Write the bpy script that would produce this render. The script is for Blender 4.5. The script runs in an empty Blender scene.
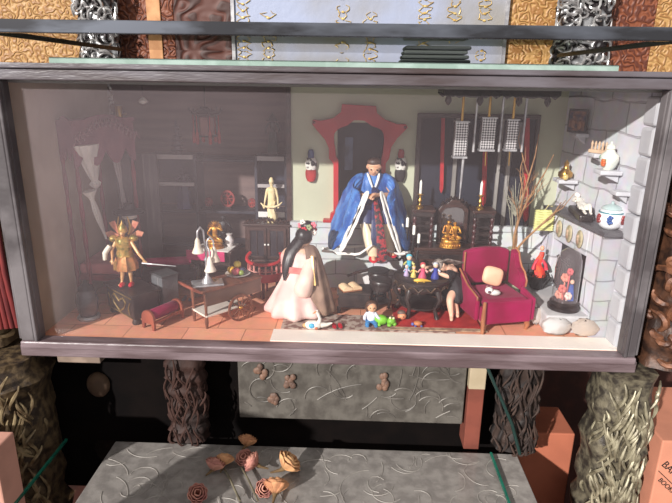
import bpy, math, random
from mathutils import Vector, Matrix
random.seed(7)
R_ = math.radians
S = bpy.context.scene
COL = S.collection
# ---------------------------------------------------------------- camera
CAMP = Vector((0.0461347, -1.42715985, 0.70495524)); PITCH, YAW, ROLL = 0.29503854, -0.02695748, 0.01533422
FPX = 560.0
def cam_axes():
    cp, sp, cy, sy = math.cos(PITCH), math.sin(PITCH), math.cos(YAW), math.sin(YAW)
    f = Vector((sy*cp, cy*cp, -sp)); r = Vector((cy, -sy, 0)); u = r.cross(f)
    R = r*math.cos(ROLL)+u*math.sin(ROLL); U = -r*math.sin(ROLL)+u*math.cos(ROLL)
    return R, U, f
AX = cam_axes()
cd = bpy.data.cameras.new('camera'); cam = bpy.data.objects.new('camera', cd); COL.objects.link(cam)
cd.sensor_fit = 'HORIZONTAL'; cd.sensor_width = 36; cd.lens = FPX*36/672; cd.clip_start = .01; cd.clip_end = 50
m3 = Matrix((AX[0], AX[1], -AX[2])).transposed()
cam.matrix_world = Matrix.Translation(CAMP) @ m3.to_4x4()
S.camera = cam
# ---------------------------------------------------------------- light
w = bpy.data.worlds.new('world'); S.world = w; w.use_nodes = True
bg = w.node_tree.nodes['Background']; bg.inputs[0].default_value = (1, .97, .95, 1); bg.inputs[1].default_value = .62
sl = bpy.data.lights.new('sun', 'SUN'); so = bpy.data.objects.new('sun', sl); COL.objects.link(so)
AZ, EL = R_(34), R_(22.9)
sd = Vector((math.sin(AZ)*math.cos(EL), math.cos(AZ)*math.cos(EL), -math.sin(EL)))
so.rotation_euler = sd.to_track_quat('-Z', 'Y').to_euler(); so.location = (-2, -3, 2)
sl.energy = 5.6; sl.angle = R_(1.2); sl.color = (1, .965, .92)
S.view_settings.view_transform = 'Standard'; S.view_settings.look = 'None'
S.view_settings.exposure = 0.0; S.view_settings.gamma = 1; S.view_settings.use_curve_mapping = False

def ray(px, py): return AX[2]+AX[0]*((px-336)/FPX)-AX[1]*((py-251.5)/FPX)
def at(px, py, Y):
    d = ray(px, py); return CAMP+d*((Y-CAMP.y)/d.y)
def on(px, py, z=0):
    d = ray(px, py); return CAMP+d*((z-CAMP.z)/d.z)
# ---------------------------------------------------------------- materials
def srgb(c):
    return tuple(((x/255)/12.92 if x/255 <= .04045 else ((x/255+.055)/1.055)**2.4) for x in c)+(1,)
class NT:
    def __init__(s, name):
        s.m = bpy.data.materials.new(name); s.m.use_nodes = True; s.n = s.m.node_tree; s.b = s.n.nodes['Principled BSDF']; s.out = s.n.nodes['Material Output']
    def nd(s, t, **k):
        x = s.n.nodes.new(t)
        for a, v in k.items(): setattr(x, a, v)
        return x
    def ln(s, a, b): s.n.links.new(a, b)
def M_(name, c1, c2=None, sc=12., rough=.55, metal=0., bump=0., bsc=None, kind='noise', sharp=(.4, .6), spec=.5, stretch=(1, 1, 1), sheen=0, coat=0, detail=4.):
    t = NT(name); b = t.b
    b.inputs['Roughness'].default_value = rough; b.inputs['Metallic'].default_value = metal
    b.inputs['Specular IOR Level'].default_value = spec
    if sheen: b.inputs['Sheen Weight'].default_value = sheen
    if coat: b.inputs['Coat Weight'].default_value = coat; b.inputs['Coat Roughness'].default_value = .15
    b.inputs['Base Color'].default_value = srgb(c1)
    if c2 is None and not bump: return t.m
    tc = t.nd('ShaderNodeTexCoord'); mp = t.nd('ShaderNodeMapping'); mp.inputs['Scale'].default_value = stretch
    t.ln(tc.outputs['Object'], mp.inputs[0])
    def tex(k, s_):
        if k == 'wave':
            x = t.nd('ShaderNodeTexWave'); x.inputs['Scale'].default_value = s_; x.inputs['Distortion'].default_value = 5; x.inputs['Detail'].default_value = 3; x.inputs['Detail Scale'].default_value = 1.5
            o = x.outputs['Fac']
        elif k == 'voronoi':
            x = t.nd('ShaderNodeTexVoronoi'); x.feature = 'DISTANCE_TO_EDGE'; x.inputs['Scale'].default_value = s_; o = x.outputs['Distance']
        elif k == 'curl':
            nz = t.nd('ShaderNodeTexNoise'); nz.inputs['Scale'].default_value = s_*.5; nz.inputs['Detail'].default_value = 1
            t.ln(mp.outputs[0], nz.inputs['Vector'])
            mx = t.nd('ShaderNodeMath', operation='MULTIPLY'); mx.inputs[1].default_value = 34; t.ln(nz.outputs['Fac'], mx.inputs[0])
            sn = t.nd('ShaderNodeMath', operation='SINE'); t.ln(mx.outputs[0], sn.inputs[0])
            ma = t.nd('ShaderNodeMath', operation='MULTIPLY_ADD'); ma.inputs[1].default_value = .5; ma.inputs[2].default_value = .5; t.ln(sn.outputs[0], ma.inputs[0])
            return ma.outputs[0]
        else:
            x = t.nd('ShaderNodeTexNoise'); x.inputs['Scale'].default_value = s_; x.inputs['Detail'].default_value = detail; o = x.outputs['Fac']
        t.ln(mp.outputs[0], x.inputs['Vector']); return o
    if c2 is not None:
        o = tex(kind, sc); r = t.nd('ShaderNodeValToRGB')
        r.color_ramp.elements[0].position = sharp[0]; r.color_ramp.elements[0].color = srgb(c1)
        r.color_ramp.elements[1].position = sharp[1]; r.color_ramp.elements[1].color = srgb(c2)
        t.ln(o, r.inputs[0]); t.ln(r.outputs[0], b.inputs['Base Color'])
    if bump:
        o = tex(kind, bsc or sc); bp = t.nd('ShaderNodeBump'); bp.inputs['Strength'].default_value = min(1, bump); bp.inputs['Distance'].default_value = .004*max(1, bump)
        t.ln(o, bp.inputs['Height']); t.ln(bp.outputs[0], b.inputs['Normal'])
    return t.m
def brickmat(name, c1, c2, cm, bw, bh, mortar=.003, axes=(0, 2), rough=.8, offset=.5, bump=.4, jit=.012):
    t = NT(name); t.b.inputs['Roughness'].default_value = rough
    tc = t.nd('ShaderNodeTexCoord'); sp = t.nd('ShaderNodeSeparateXYZ'); cb = t.nd('ShaderNodeCombineXYZ')
    t.ln(tc.outputs['Object'], sp.inputs[0]); t.ln(sp.outputs[axes[0]], cb.inputs[0]); t.ln(sp.outputs[axes[1]], cb.inputs[1])
    nz = t.nd('ShaderNodeTexNoise'); nz.inputs['Scale'].default_value = 9; t.ln(tc.outputs['Object'], nz.inputs['Vector'])
    sb = t.nd('ShaderNodeVectorMath', operation='MULTIPLY_ADD'); sb.inputs[1].default_value = (jit, jit, 0); t.ln(nz.outputs['Color'], sb.inputs[0]); t.ln(cb.outputs[0], sb.inputs[2])
    br = t.nd('ShaderNodeTexBrick'); br.offset = offset; br.inputs['Scale'].default_value = 1; br.inputs['Brick Width'].default_value = bw; br.inputs['Row Height'].default_value = bh
    br.inputs['Mortar Size'].default_value = mortar; br.inputs['Mortar Smooth'].default_value = .3
    br.inputs['Color1'].default_value = srgb(c1); br.inputs['Color2'].default_value = srgb(c2); br.inputs['Mortar'].default_value = srgb(cm)
    t.ln(sb.outputs[0], br.inputs['Vector'])
    n2 = t.nd('ShaderNodeTexNoise'); n2.inputs['Scale'].default_value = 30; n2.inputs['Detail'].default_value = 5; t.ln(tc.outputs['Object'], n2.inputs['Vector'])
    mx = t.nd('ShaderNodeMix', data_type='RGBA', blend_type='MULTIPLY'); mx.inputs[0].default_value = .35
    t.ln(br.outputs['Color'], mx.inputs[6]); t.ln(n2.outputs['Color'], mx.inputs[7])
    hs = t.nd('ShaderNodeHueSaturation'); hs.inputs['Value'].default_value = 1.18; hs.inputs['Saturation'].default_value = .9; t.ln(mx.outputs[2], hs.inputs['Color']); t.ln(hs.outputs[0], t.b.inputs['Base Color'])
    iv = t.nd('ShaderNodeMath', operation='MULTIPLY_ADD'); iv.inputs[1].default_value = -1; iv.inputs[2].default_value = 1; t.ln(br.outputs['Fac'], iv.inputs[0])
    ad = t.nd('ShaderNodeMath', operation='MULTIPLY_ADD'); ad.inputs[1].default_value = .3; t.ln(n2.outputs['Fac'], ad.inputs[0]); t.ln(iv.outputs[0], ad.inputs[2])
    bp = t.nd('ShaderNodeBump'); bp.inputs['Strength'].default_value = bump; bp.inputs['Distance'].default_value = .003
    t.ln(ad.outputs[0], bp.inputs['Height']); t.ln(bp.outputs[0], t.b.inputs['Normal'])
    return t.m
def glassmat(name, tint=(255, 255, 255), gloss=.06, dust=0., dust_haze_c=(222, 203, 208), rough=.02, cloud=False, edge=None):  # dust: diffuse share; with cloud it is the painted haze of the reflected room
    t = NT(name); t.n.nodes.remove(t.b)
    tr = t.nd('ShaderNodeBsdfTransparent'); tr.inputs[0].default_value = srgb(tint)
    gl = t.nd('ShaderNodeBsdfGlossy'); gl.inputs['Roughness'].default_value = rough
    fr = t.nd('ShaderNodeFresnel'); fr.inputs[0].default_value = 1.35
    mu = t.nd('ShaderNodeMath', operation='MULTIPLY'); mu.inputs[1].default_value = gloss/.04; t.ln(fr.outputs[0], mu.inputs[0]); mu.use_clamp = True
    ge = t.nd('ShaderNodeNewGeometry'); inv = t.nd('ShaderNodeMath', operation='SUBTRACT'); inv.inputs[0].default_value = 1; t.ln(ge.outputs['Backfacing'], inv.inputs[1])
    mb_ = t.nd('ShaderNodeMath', operation='MULTIPLY'); t.ln(mu.outputs[0], mb_.inputs[0]); t.ln(inv.outputs[0], mb_.inputs[1]); mu = mb_
    m1 = t.nd('ShaderNodeMixShader'); t.ln(mu.outputs[0], m1.inputs[0]); t.ln(tr.outputs[0], m1.inputs[1]); t.ln(gl.outputs[0], m1.inputs[2])
    last = m1
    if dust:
        df = t.nd('ShaderNodeBsdfDiffuse'); df.inputs[0].default_value = srgb(dust_haze_c)
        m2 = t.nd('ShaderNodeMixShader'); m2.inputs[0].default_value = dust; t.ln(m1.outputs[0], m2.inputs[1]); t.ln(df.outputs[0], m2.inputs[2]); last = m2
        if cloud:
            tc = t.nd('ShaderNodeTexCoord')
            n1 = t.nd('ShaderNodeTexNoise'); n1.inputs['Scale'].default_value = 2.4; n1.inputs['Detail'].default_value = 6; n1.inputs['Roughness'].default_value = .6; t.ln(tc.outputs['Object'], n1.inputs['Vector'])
            # painted haze of the reflected room, strongest toward the upper left corner of the pane
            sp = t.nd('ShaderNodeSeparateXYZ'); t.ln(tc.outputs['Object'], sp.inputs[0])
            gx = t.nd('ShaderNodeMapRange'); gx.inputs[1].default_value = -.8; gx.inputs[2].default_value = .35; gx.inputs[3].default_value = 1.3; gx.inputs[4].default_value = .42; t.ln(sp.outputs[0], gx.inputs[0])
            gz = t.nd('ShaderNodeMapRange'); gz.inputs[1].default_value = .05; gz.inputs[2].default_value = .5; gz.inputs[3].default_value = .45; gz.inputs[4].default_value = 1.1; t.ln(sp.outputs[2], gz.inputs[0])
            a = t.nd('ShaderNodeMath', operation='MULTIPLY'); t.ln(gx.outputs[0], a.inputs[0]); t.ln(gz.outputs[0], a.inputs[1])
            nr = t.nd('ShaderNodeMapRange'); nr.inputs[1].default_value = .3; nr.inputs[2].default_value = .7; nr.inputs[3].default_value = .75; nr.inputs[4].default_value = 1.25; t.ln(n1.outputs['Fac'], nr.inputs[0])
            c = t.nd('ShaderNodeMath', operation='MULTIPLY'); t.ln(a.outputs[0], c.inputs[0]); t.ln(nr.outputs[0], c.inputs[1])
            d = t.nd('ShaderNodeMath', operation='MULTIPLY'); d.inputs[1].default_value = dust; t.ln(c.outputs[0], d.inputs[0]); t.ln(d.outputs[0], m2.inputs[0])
    t.ln(last.outputs[0], t.out.inputs[0]); return t.m
C = {}
def K(name, *a, **k):
    if name not in C: C[name] = M_(name, *a, **k)
    return C[name]
black_wood = M_('black_lacquered_wood', (32, 26, 27), (52, 42, 40), 30, .35, bump=.25, bsc=60)
dark_wood = M_('dark_brown_wood', (44, 27, 24), (66, 42, 36), 14, .4, stretch=(1, 1, 6), bump=.15)
brown_wood = M_('brown_wood', (96, 56, 42), (126, 76, 56), 16, .4, stretch=(5, 1, 1), bump=.12)
red_wood = M_('red_brown_wood', (122, 58, 44), (150, 78, 58), 18, .4, bump=.1)
red_lacquer = M_('red_lacquer', (168, 26, 36), (190, 38, 46), 9, .35, bump=.08)
crimson = M_('crimson_velvet', (128, 4, 54), (154, 10, 74), 10, .75, sheen=.08, bump=.1, bsc=90, spec=.2)
magenta = M_('magenta_cloth', (170, 28, 84), (196, 44, 104), 14, .75, bump=.1, bsc=80)
blue_silk = M_('blue_silk', (32, 82, 156), (72, 126, 196), 22, .45, bump=1.6, bsc=34, stretch=(1.6, 1.6, .6))
navy_silk = M_('navy_silk', (18, 28, 66), (30, 42, 92), 20, .5)
white_cloth = M_('white_cloth', (244, 240, 234), (230, 226, 220), 14, .8, bump=.15, bsc=40)
cream_cloth = M_('cream_cloth', (232, 214, 186), (218, 196, 164), 14, .8)
mauve_cloth = M_('mauve_cloth', (112, 62, 78), (134, 80, 94), 8, .8, bump=.3, bsc=30)
pink_silk = M_('pink_silk', (226, 176, 170), (238, 204, 196), 14, .6, bump=.25, bsc=26)
taupe_gauze = M_('taupe_gauze', (122, 96, 84), (150, 122, 104), 22, .7, bump=.3, bsc=40)
black_cloth = M_('black_cloth', (26, 23, 27), (46, 42, 46), 25, .75, bump=.4, bsc=50)
skin = M_('doll_skin', (224, 178, 152), rough=.5)
tan_skin = M_('tan_doll_skin', (216, 164, 132), rough=.5)
hair_black = M_('black_hair', (18, 15, 18), (40, 34, 38), 60, .4, stretch=(1, 1, .12), bump=.4)
hair_brown = M_('brown_hair', (62, 42, 36), (84, 60, 50), 60, .5, stretch=(1, 1, .2), bump=.4)
gold = M_('gold_paint', (214, 156, 62), (166, 104, 40), 60, .35, metal=.55, bump=.5, bsc=90)
brass = M_('brass', (196, 152, 78), rough=.28, metal=.9)
silver = M_('silver', (206, 204, 206), (170, 168, 172), 40, .3, metal=.6)
ivory = M_('ivory', (236, 220, 176), (222, 200, 150), 30, .5)
black_iron = M_('black_iron', (24, 23, 25), (42, 40, 42), 50, .5, metal=.3, bump=.2)
wax = M_('white_wax', (240, 238, 230), rough=.4)
white_paint = M_('white_paint', (226, 222, 220), (208, 202, 200), 10, .6)
jade = M_('pale_yellow_silk', (214, 212, 140), (190, 190, 120), 60, .7, kind='wave', stretch=(.2, .2, 1))
glass_clear = glassmat('clear_glass', gloss=.05)
pane_glass = glassmat('painted_haze_glass', gloss=.04, dust=.05, cloud=True)  # diffuse share paints in the veil of the room reflected in the pane
shelf_glass = glassmat('smoked_shelf_glass', tint=(172, 178, 168), gloss=.09, dust=.03)
sheet_glass = glassmat('green_sheet_glass', tint=(196, 224, 212), gloss=.08, dust=.05, dust_haze_c=(190, 214, 205))
green_edge = M_('green_glass_edge', (168, 188, 180), (146, 168, 158), 20, .15)
teal_edge = M_('teal_glass_edge', (36, 112, 92), (28, 90, 76), 20, .15)
# ---------------------------------------------------------------- mesh builder
def V(*a): return Vector(a)
class MB:
    def __init__(s): s.v = []; s.f = []; s.mi = []; s.cur = 0
    def add(s, vs, fs):
        o = len(s.v); s.v += [tuple(x) for x in vs]; s.f += [tuple(i+o for i in f) for f in fs]; s.mi += [s.cur]*len(fs); return s
    def box(s, x0, x1, y0, y1, z0, z1, rot=None, piv=None):
        vs = [V(x, y, z) for x in (x0, x1) for y in (y0, y1) for z in (z0, z1)]
        if rot is not None:
            p = piv or V((x0+x1)/2, (y0+y1)/2, (z0+z1)/2); vs = [rot @ (v-p)+p for v in vs]
        return s.add(vs, [(0, 1, 3, 2), (4, 6, 7, 5), (0, 4, 5, 1), (2, 3, 7, 6), (0, 2, 6, 4), (1, 5, 7, 3)])
    def tube(s, pts, r, n=8, cap=True):
        pts = [Vector(p) for p in pts]; rs = r if isinstance(r, (list, tuple)) else [r]*len(pts)
        vs = []; fs = []; prev = None
        for i, p in enumerate(pts):
            d = (pts[min(i+1, len(pts)-1)]-pts[max(i-1, 0)])
            if d.length < 1e-9: d = V(0, 0, 1)
            d.normalize()
            if prev is None:
                a = d.cross(V(0, 0, 1) if abs(d.z) < .9 else V(1, 0, 0)).normalized()
            else:
                a = (prev-d*prev.dot(d)); a = a.normalized() if a.length > 1e-6 else d.orthogonal().normalized()
            prev = a; b = d.cross(a)
            for k in range(n):
                t = 2*math.pi*k/n; vs.append(p+(a*math.cos(t)+b*math.sin(t))*rs[i])
        for i in range(len(pts)-1):
            for k in range(n):
                k2 = (k+1) % n; fs.append((i*n+k, i*n+k2, (i+1)*n+k2, (i+1)*n+k))
        if cap: fs.append(tuple(range(n-1, -1, -1))); fs.append(tuple((len(pts)-1)*n+k for k in range(n)))
        return s.add(vs, fs)
    def lathe(s, prof, c=(0, 0, 0), n=20, sx=1, sy=1, ax=None):
        c = Vector(c); vs = []; fs = []; q = Vector(ax).normalized().to_track_quat('Z', 'Y') if ax is not None else None
        for r, z in prof:
            for k in range(n):
                t = 2*math.pi*k/n; p = V(max(r, 1e-4)*math.cos(t)*sx, max(r, 1e-4)*math.sin(t)*sy, z)
                vs.append(c+(q @ p if q else p))
        for i in range(len(prof)-1):
            for k in range(n):
                k2 = (k+1) % n; fs.append((i*n+k, i*n+k2, (i+1)*n+k2, (i+1)*n+k))
        fs.append(tuple(range(n-1, -1, -1))); fs.append(tuple((len(prof)-1)*n+k for k in range(n)))
        return s.add(vs, fs)
    def ell(s, c, r, n=14, m=8, rot=None):
        if not isinstance(r, (tuple, list)): r = (r, r, r)
        c = Vector(c); vs = []; fs = []
        for i in range(m+1):
            ph = math.pi*i/m
            for k in range(n):
                t = 2*math.pi*k/n; sp = max(math.sin(ph), .002)
                p = V(r[0]*sp*math.cos(t), r[1]*sp*math.sin(t), -r[2]*math.cos(ph)); vs.append(c+(rot @ p if rot else p))
        for i in range(m):
            for k in range(n):
                k2 = (k+1) % n; fs.append((i*n+k, i*n+k2, (i+1)*n+k2, (i+1)*n+k))
        fs.append(tuple(range(n-1, -1, -1))); fs.append(tuple(m*n+k for k in range(n)))
        return s.add(vs, fs)
    def prism(s, poly, a, b, f):
        """poly 2-D outline swept from depth a to b; f(u, v, d) gives the 3-D point"""
        n = len(poly); vs = [f(u, v, a) for u, v in poly]+[f(u, v, b) for u, v in poly]
        fs = [tuple(range(n-1, -1, -1)), tuple(range(n, 2*n))]+[(i, (i+1) % n, n+(i+1) % n, n+i) for i in range(n)]
        return s.add(vs, fs)
    def ringprism(s, outer, inner, a, b, f, closed=True):
        n = len(outer); P = [f(u, v, d) for d in (a, b) for loop in (outer, inner) for u, v in loop]
        fs = []
        for i in range(n if closed else n-1):
            j = (i+1) % n
            fs += [(i, j, n+j, n+i), (2*n+i, 3*n+i, 3*n+j, 2*n+j), (i, 2*n+i, 2*n+j, j), (n+i, n+j, 3*n+j, 3*n+i)]
        if not closed: fs += [(0, n, 3*n, 2*n), (n-1, 3*n-1, 4*n-1, 2*n-1)]
        return s.add(P, fs)
    def loft(s, rings, cap=True, closed=True):
        n = len(rings[0]); vs = [p for r in rings for p in r]; fs = []
        for i in range(len(rings)-1):
            for k in range(n if closed else n-1):
                k2 = (k+1) % n; fs.append((i*n+k, i*n+k2, (i+1)*n+k2, (i+1)*n+k))
        if cap and closed: fs.append(tuple(range(n-1, -1, -1))); fs.append(tuple((len(rings)-1)*n+k for k in range(n)))
        return s.add(vs, fs)
    def build(s, name, mat, par=None, smooth=False, bev=0, sub=0, solid=0, loc=None, rz=0):
        me = bpy.data.meshes.new(name); me.from_pydata(s.v, [], s.f); me.update()
        for mm in (mat if isinstance(mat, (list, tuple)) else [mat]): me.materials.append(mm)
        if any(s.mi): me.polygons.foreach_set('material_index', s.mi)
        o = bpy.data.objects.new(name, me); COL.objects.link(o)
        if par is not None: o.parent = par
        if loc is not None: o.location = loc
        if rz: o.rotation_euler.z = rz
        import bmesh
        b = bmesh.new(); b.from_mesh(me); bmesh.ops.recalc_face_normals(b, faces=b.faces); b.to_mesh(me); b.free()
        if smooth:
            me.polygons.foreach_set('use_smooth', [True]*len(me.polygons))
            if not sub and not solid:
                md = o.modifiers.new('edges', 'EDGE_SPLIT'); md.split_angle = R_(50)
        if bev:
            md = o.modifiers.new('bevel', 'BEVEL'); md.width = bev; md.segments = 2; md.limit_method = 'ANGLE'
        if solid:
            md = o.modifiers.new('thickness', 'SOLIDIFY'); md.thickness = solid; md.offset = 0
        if sub:
            md = o.modifiers.new('subdivision', 'SUBSURF'); md.levels = sub; md.render_levels = sub
        return o
def tag(o, label, cat, group=None):
    o['label'] = label; o['category'] = cat
    if group: o['group'] = group
    return o
def thing(name, label, cat, loc=(0, 0, 0), rz=0, group=None):
    o = bpy.data.objects.new(name, None); COL.objects.link(o); o.location = loc; o.rotation_euler.z = rz; o.empty_display_size = .02
    return tag(o, label, cat, group)
def struct(name, m, mat, par=None, **k):
    o = m.build(name, mat, par, **k)
    if par is None: o['kind'] = 'structure'
    return o
def dup(root, loc, rz, label, group=None):
    r = root.copy(); COL.objects.link(r); r.location = loc; r.rotation_euler.z = rz; r['label'] = label
    if group: r['group'] = group
    def rec(a, b):
        for ch in [c for c in a.children]:
            c = ch.copy(); COL.objects.link(c); c.parent = b; rec(ch, c)
    rec(root, r); return r
def ering(c, rx, ry, n=32, amp=0., k=8, ph=0., e=1.0, zamp=0.):
    c = Vector(c); out = []
    for i in range(n):
        t = 2*math.pi*i/n; f = 1+amp*math.sin(k*t+ph)
        ct, st = math.cos(t), math.sin(t)
        out.append(c+V(rx*f*math.copysign(abs(ct)**e, ct), ry*f*math.copysign(abs(st)**e, st), zamp*math.sin(2*t+ph)))
    return out
def flatring(A, B, thick, tdir, n=48, fold=0., ph=0.):
    """ellipse whose long axis runs A-B and whose short axis is tdir, with soft cloth folds"""
    A, B, tdir = Vector(A), Vector(B), Vector(tdir).normalized(); c = (A+B)/2; h = (A-B)/2
    return [c+h*math.cos(2*math.pi*i/n)+tdir*thick*math.sin(2*math.pi*i/n)*(1+fold*math.sin(9*math.cos(2*math.pi*i/n)*1.6+ph)) for i in range(n)]
def figure(par, J, H, mat, name='body', face=(0, -1, 0), hands=True, grip=None, sub=2):
    """one continuous skinned body; J joints in local coordinates, H the standing height"""
    J = {k: Vector(v) for k, v in J.items()}; vs = []; rs = []; es = []
    def add(p, r, parent=None):
        vs.append(Vector(p)); rs.append(r*H); i = len(vs)-1
        if parent is not None: es.append((parent, i))
        return i
    pel, ch, nk, hd = J['pelvis'], J['chest'], J['neck'], J['head']
    u = (hd-nk).normalized(); f = Vector(face); f = (f-u*f.dot(u)).normalized(); sd_ = u.cross(f)
    p0 = add(pel, (.072, .058)[0]); p1 = add(pel.lerp(ch, .45), .058, p0); p2 = add(ch, .078, p1); p3 = add(nk.lerp(ch, .25), .045, p2); p4 = add(nk, .028, p3)
    hb = nk+u*.035*H; a = add(hb+f*.008*H, .036, p4); b = add(hb+u*.032*H+f*.004*H, .05, a); c = add(hb+u*.068*H-f*.006*H, .058, b); d = add(hb+u*.098*H-f*.008*H, .04, c)
    nb = add(hb+u*.036*H+f*.055*H, .009, b); add(hb+u*.03*H+f*.066*H, .008, nb)
    for sg in (-1, 1): add(hb+u*.04*H+sd_*sg*.055*H, .011, c)
    for side in 'LR':
        if 'sh'+side in J:
            s0 = add(J['sh'+side], .036, p3); e0 = add(J['el'+side], .026, add(J['sh'+side].lerp(J['el'+side], .5), .032, s0))
            w0 = add(J['wr'+side], .016, add(J['el'+side].lerp(J['wr'+side], .4), .025, e0))
            if hands:
                d_ = (J['wr'+side]-J['el'+side]).normalized(); pr = d_.cross(V(0, 0, 1)); pr = pr.normalized() if pr.length > .1 else V(1, 0, 0)
                dn = (grip or {}).get(side); dn = Vector(dn) if dn is not None else d_.cross(pr).normalized()
                pm = add(J['wr'+side]+d_*.035*H, .019, w0)
                for q, L in ((-1.5, .034), (-.5, .042), (.5, .045), (1.5, .038)):
                    k0 = add(J['wr'+side]+d_*.06*H+pr*q*.011*H, .0085, pm); k1 = add(vs[k0]+(d_*.8+dn*.45).normalized()*L*.5*H, .0075, k0); add(vs[k1]+(d_*.5+dn*.85).normalized()*L*.5*H, .006, k1)
                th = add(J['wr'+side]+d_*.03*H+pr*.026*H, .009, pm); add(vs[th]+(d_+pr*.5+dn*.4).normalized()*.028*H, .007, th)
        if 'hip'+side in J:
            h0 = add(J['hip'+side], .06, p0); k0 = add(J['kn'+side], .038, add(J['hip'+side].lerp(J['kn'+side], .5), .05, h0))
            an = add(J['an'+side], .022, add(J['kn'+side].lerp(J['an'+side], .35), .036, k0))
            if 'toe'+side in J: add(J['toe'+side], .016, add(J['an'+side].lerp(J['toe'+side], .5)+V(0, 0, -.006*H), .02, an))
    me = bpy.data.meshes.new(name); me.from_pydata([tuple(v) for v in vs], es, []); me.update(); me.materials.append(mat)
    o = bpy.data.objects.new(name, me); COL.objects.link(o); o.parent = par
    md = o.modifiers.new('skin', 'SKIN'); md.use_smooth_shade = True
    for i, r in enumerate(rs):
        sv = me.skin_vertices[0].data[i]; sv.radius = (r, r); sv.use_root = (i == 0)
    s2 = o.modifiers.new('subdivision', 'SUBSURF'); s2.levels = sub; s2.render_levels = sub
    o['_hd'] = 0
    del o['_hd']
    return o, dict(hb=hb, u=u, f=f, s=sd_, H=H)
def face_parts(par, h, eyes=True, lips=True):
    H, hb, u, f, s_ = h['H'], h['hb'], h['u'], h['f'], h['s']
    for sg in (-1, 1):
        MB().ell(hb+u*.048*H+f*.05*H+s_*sg*.022*H, (.009*H, .009*H, .006*H), 8, 6).build('eye', K('doll_eye', (24, 18, 18), rough=.2), par, True)
    MB().ell(hb+u*.014*H+f*.044*H, (.014*H, .008*H, .005*H), 8, 6).build('mouth', K('doll_lips', (166, 70, 66)), par, True)
# ================================================================ the room behind the case
wallpaper_gold = M_('gold_embossed_wallpaper', (176, 136, 84), (148, 104, 58), 60, .5, bump=.8, bsc=60, kind='curl', sharp=(.2, .8))
wallpaper_brown = M_('brown_embossed_panel', (122, 66, 40), (88, 42, 26), 55, .55, bump=.8, kind='curl', sharp=(.2, .8))
silver_relief = M_('silver_relief', (168, 168, 170), (58, 52, 54), 34, .35, metal=.6, bump=2.5, kind='curl', sharp=(.3, .75))
panel_grey = M_('dull_embossed_panel', (96, 91, 85), (74, 69, 64), 22, .6, bump=.5, bsc=30, spec=.3)
foil_grey = M_('embossed_grey_metal', (160, 154, 149), (138, 132, 128), 30, .55, metal=.1, bump=.5, bsc=30, spec=.3)
wall_tex = M_('warm_dark_wall', (72, 36, 27), (54, 27, 21), 12, .8)
ground_mat = M_('dark_red_tiles', (70, 36, 28), (52, 28, 22), 6, .6)
RY = .72
struct('ground', MB().box(-2.2, 2.2, -2.6, 1.0, -.95, -.90), ground_mat)
struct('wall_rear', MB().box(-2.2, 2.2, RY, RY+.05, -.9, 1.5), wall_tex)
def wall_piece(name, x0px, x1px, mat, th, label, cat, group=None, z0=.3, z1=1.25, back=0.):
    x0, x1 = at(x0px, 10, RY-th).x, at(x1px, 10, RY-th).x
    return tag(MB().box(x0, x1, RY-th, RY-back, z0, z1).build(name, mat, None, bev=.004), label, cat, group)
wall_piece('wallpaper_panel', -60, 78, wallpaper_gold, .006, 'gold scrollwork wallpaper panel at far left above the case', 'wall panel', 'gold wallpaper panels')
wall_piece('wall_hanging', 116, 173, wallpaper_brown, .006, 'red-brown patterned wall panel right of the left silver column', 'wall panel')
wall_piece('wall_hanging', 173, 231, M_('dark_wall_panel', (84, 44, 34), (60, 32, 26), 22, .6, bump=1, kind='curl'), .008, 'dark brown wall panel beside the pale tapestry panel', 'wall panel')
wall_piece('fabric_strip', 146, 160, M_('tan_fabric', (206, 154, 108), (180, 128, 86), 20, .7), .012, 'narrow tan fabric strip hanging on the red-brown panel', 'fabric strip', back=.0065)
wall_piece('wallpaper_panel', 509, 558, wallpaper_gold, .006, 'orange-gold wallpaper panel between pale tapestry and right silver column', 'wall panel')
wall_piece('wall_hanging', 610, 657, wallpaper_brown, .006, 'rust-red patterned wall panel right of the right silver column', 'wall panel')
wall_piece('wallpaper_panel', 657, 720, wallpaper_gold, .005, 'tan-gold wallpaper panel at far right above the case', 'wall panel')
# pale tapestry panel with gold ornaments
x0, x1 = at(231, 10, RY-.02).x, at(509, 10, RY-.02).x
tp = thing('tapestry_panel', 'wide pale silver-blue panel with gold ornaments above the case', 'tapestry', (0, RY-.02, .8))
MB().box(x0, x1, 0, .019, -.4, .45).build('cloth', M_('pale_blue_damask', (152, 160, 184), (138, 134, 130), 2.2, .5, bump=.3, bsc=40), tp)
for xa in (x0, x1-.012): MB().box(xa, xa+.012, -.008, .0, -.4, .45).build('edge_strip', silver, tp)
for px in (243, 268, 343, 371, 425, 455, 485):
    cx = at(px, 10, RY-.02).x; rnd = random.Random(px)
    for k in range(15):
        if random.Random(px*31+k).random() < .35: continue
        z = -.06+k*.022; o = MB()
        for sg in (-1, 1):
            pts = [V(cx+sg*(.006+.022*math.sin(a*.5))*math.cos(a*.3)+rnd.uniform(-.009, .009), -.003, z+.006*a*.9+rnd.uniform(-.004, .004)) for a in range(5)]
            o.tube(pts, [.0018, .0016, .0014, .0012, .0008], 6)
        o.ell((cx, -.003, z), (.006, .0015, .004), 8, 5); o.build('gold_ornament', K('pale_gold_thread', (222, 196, 130), (196, 160, 90), 60, .4, metal=.4), tp)
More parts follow.
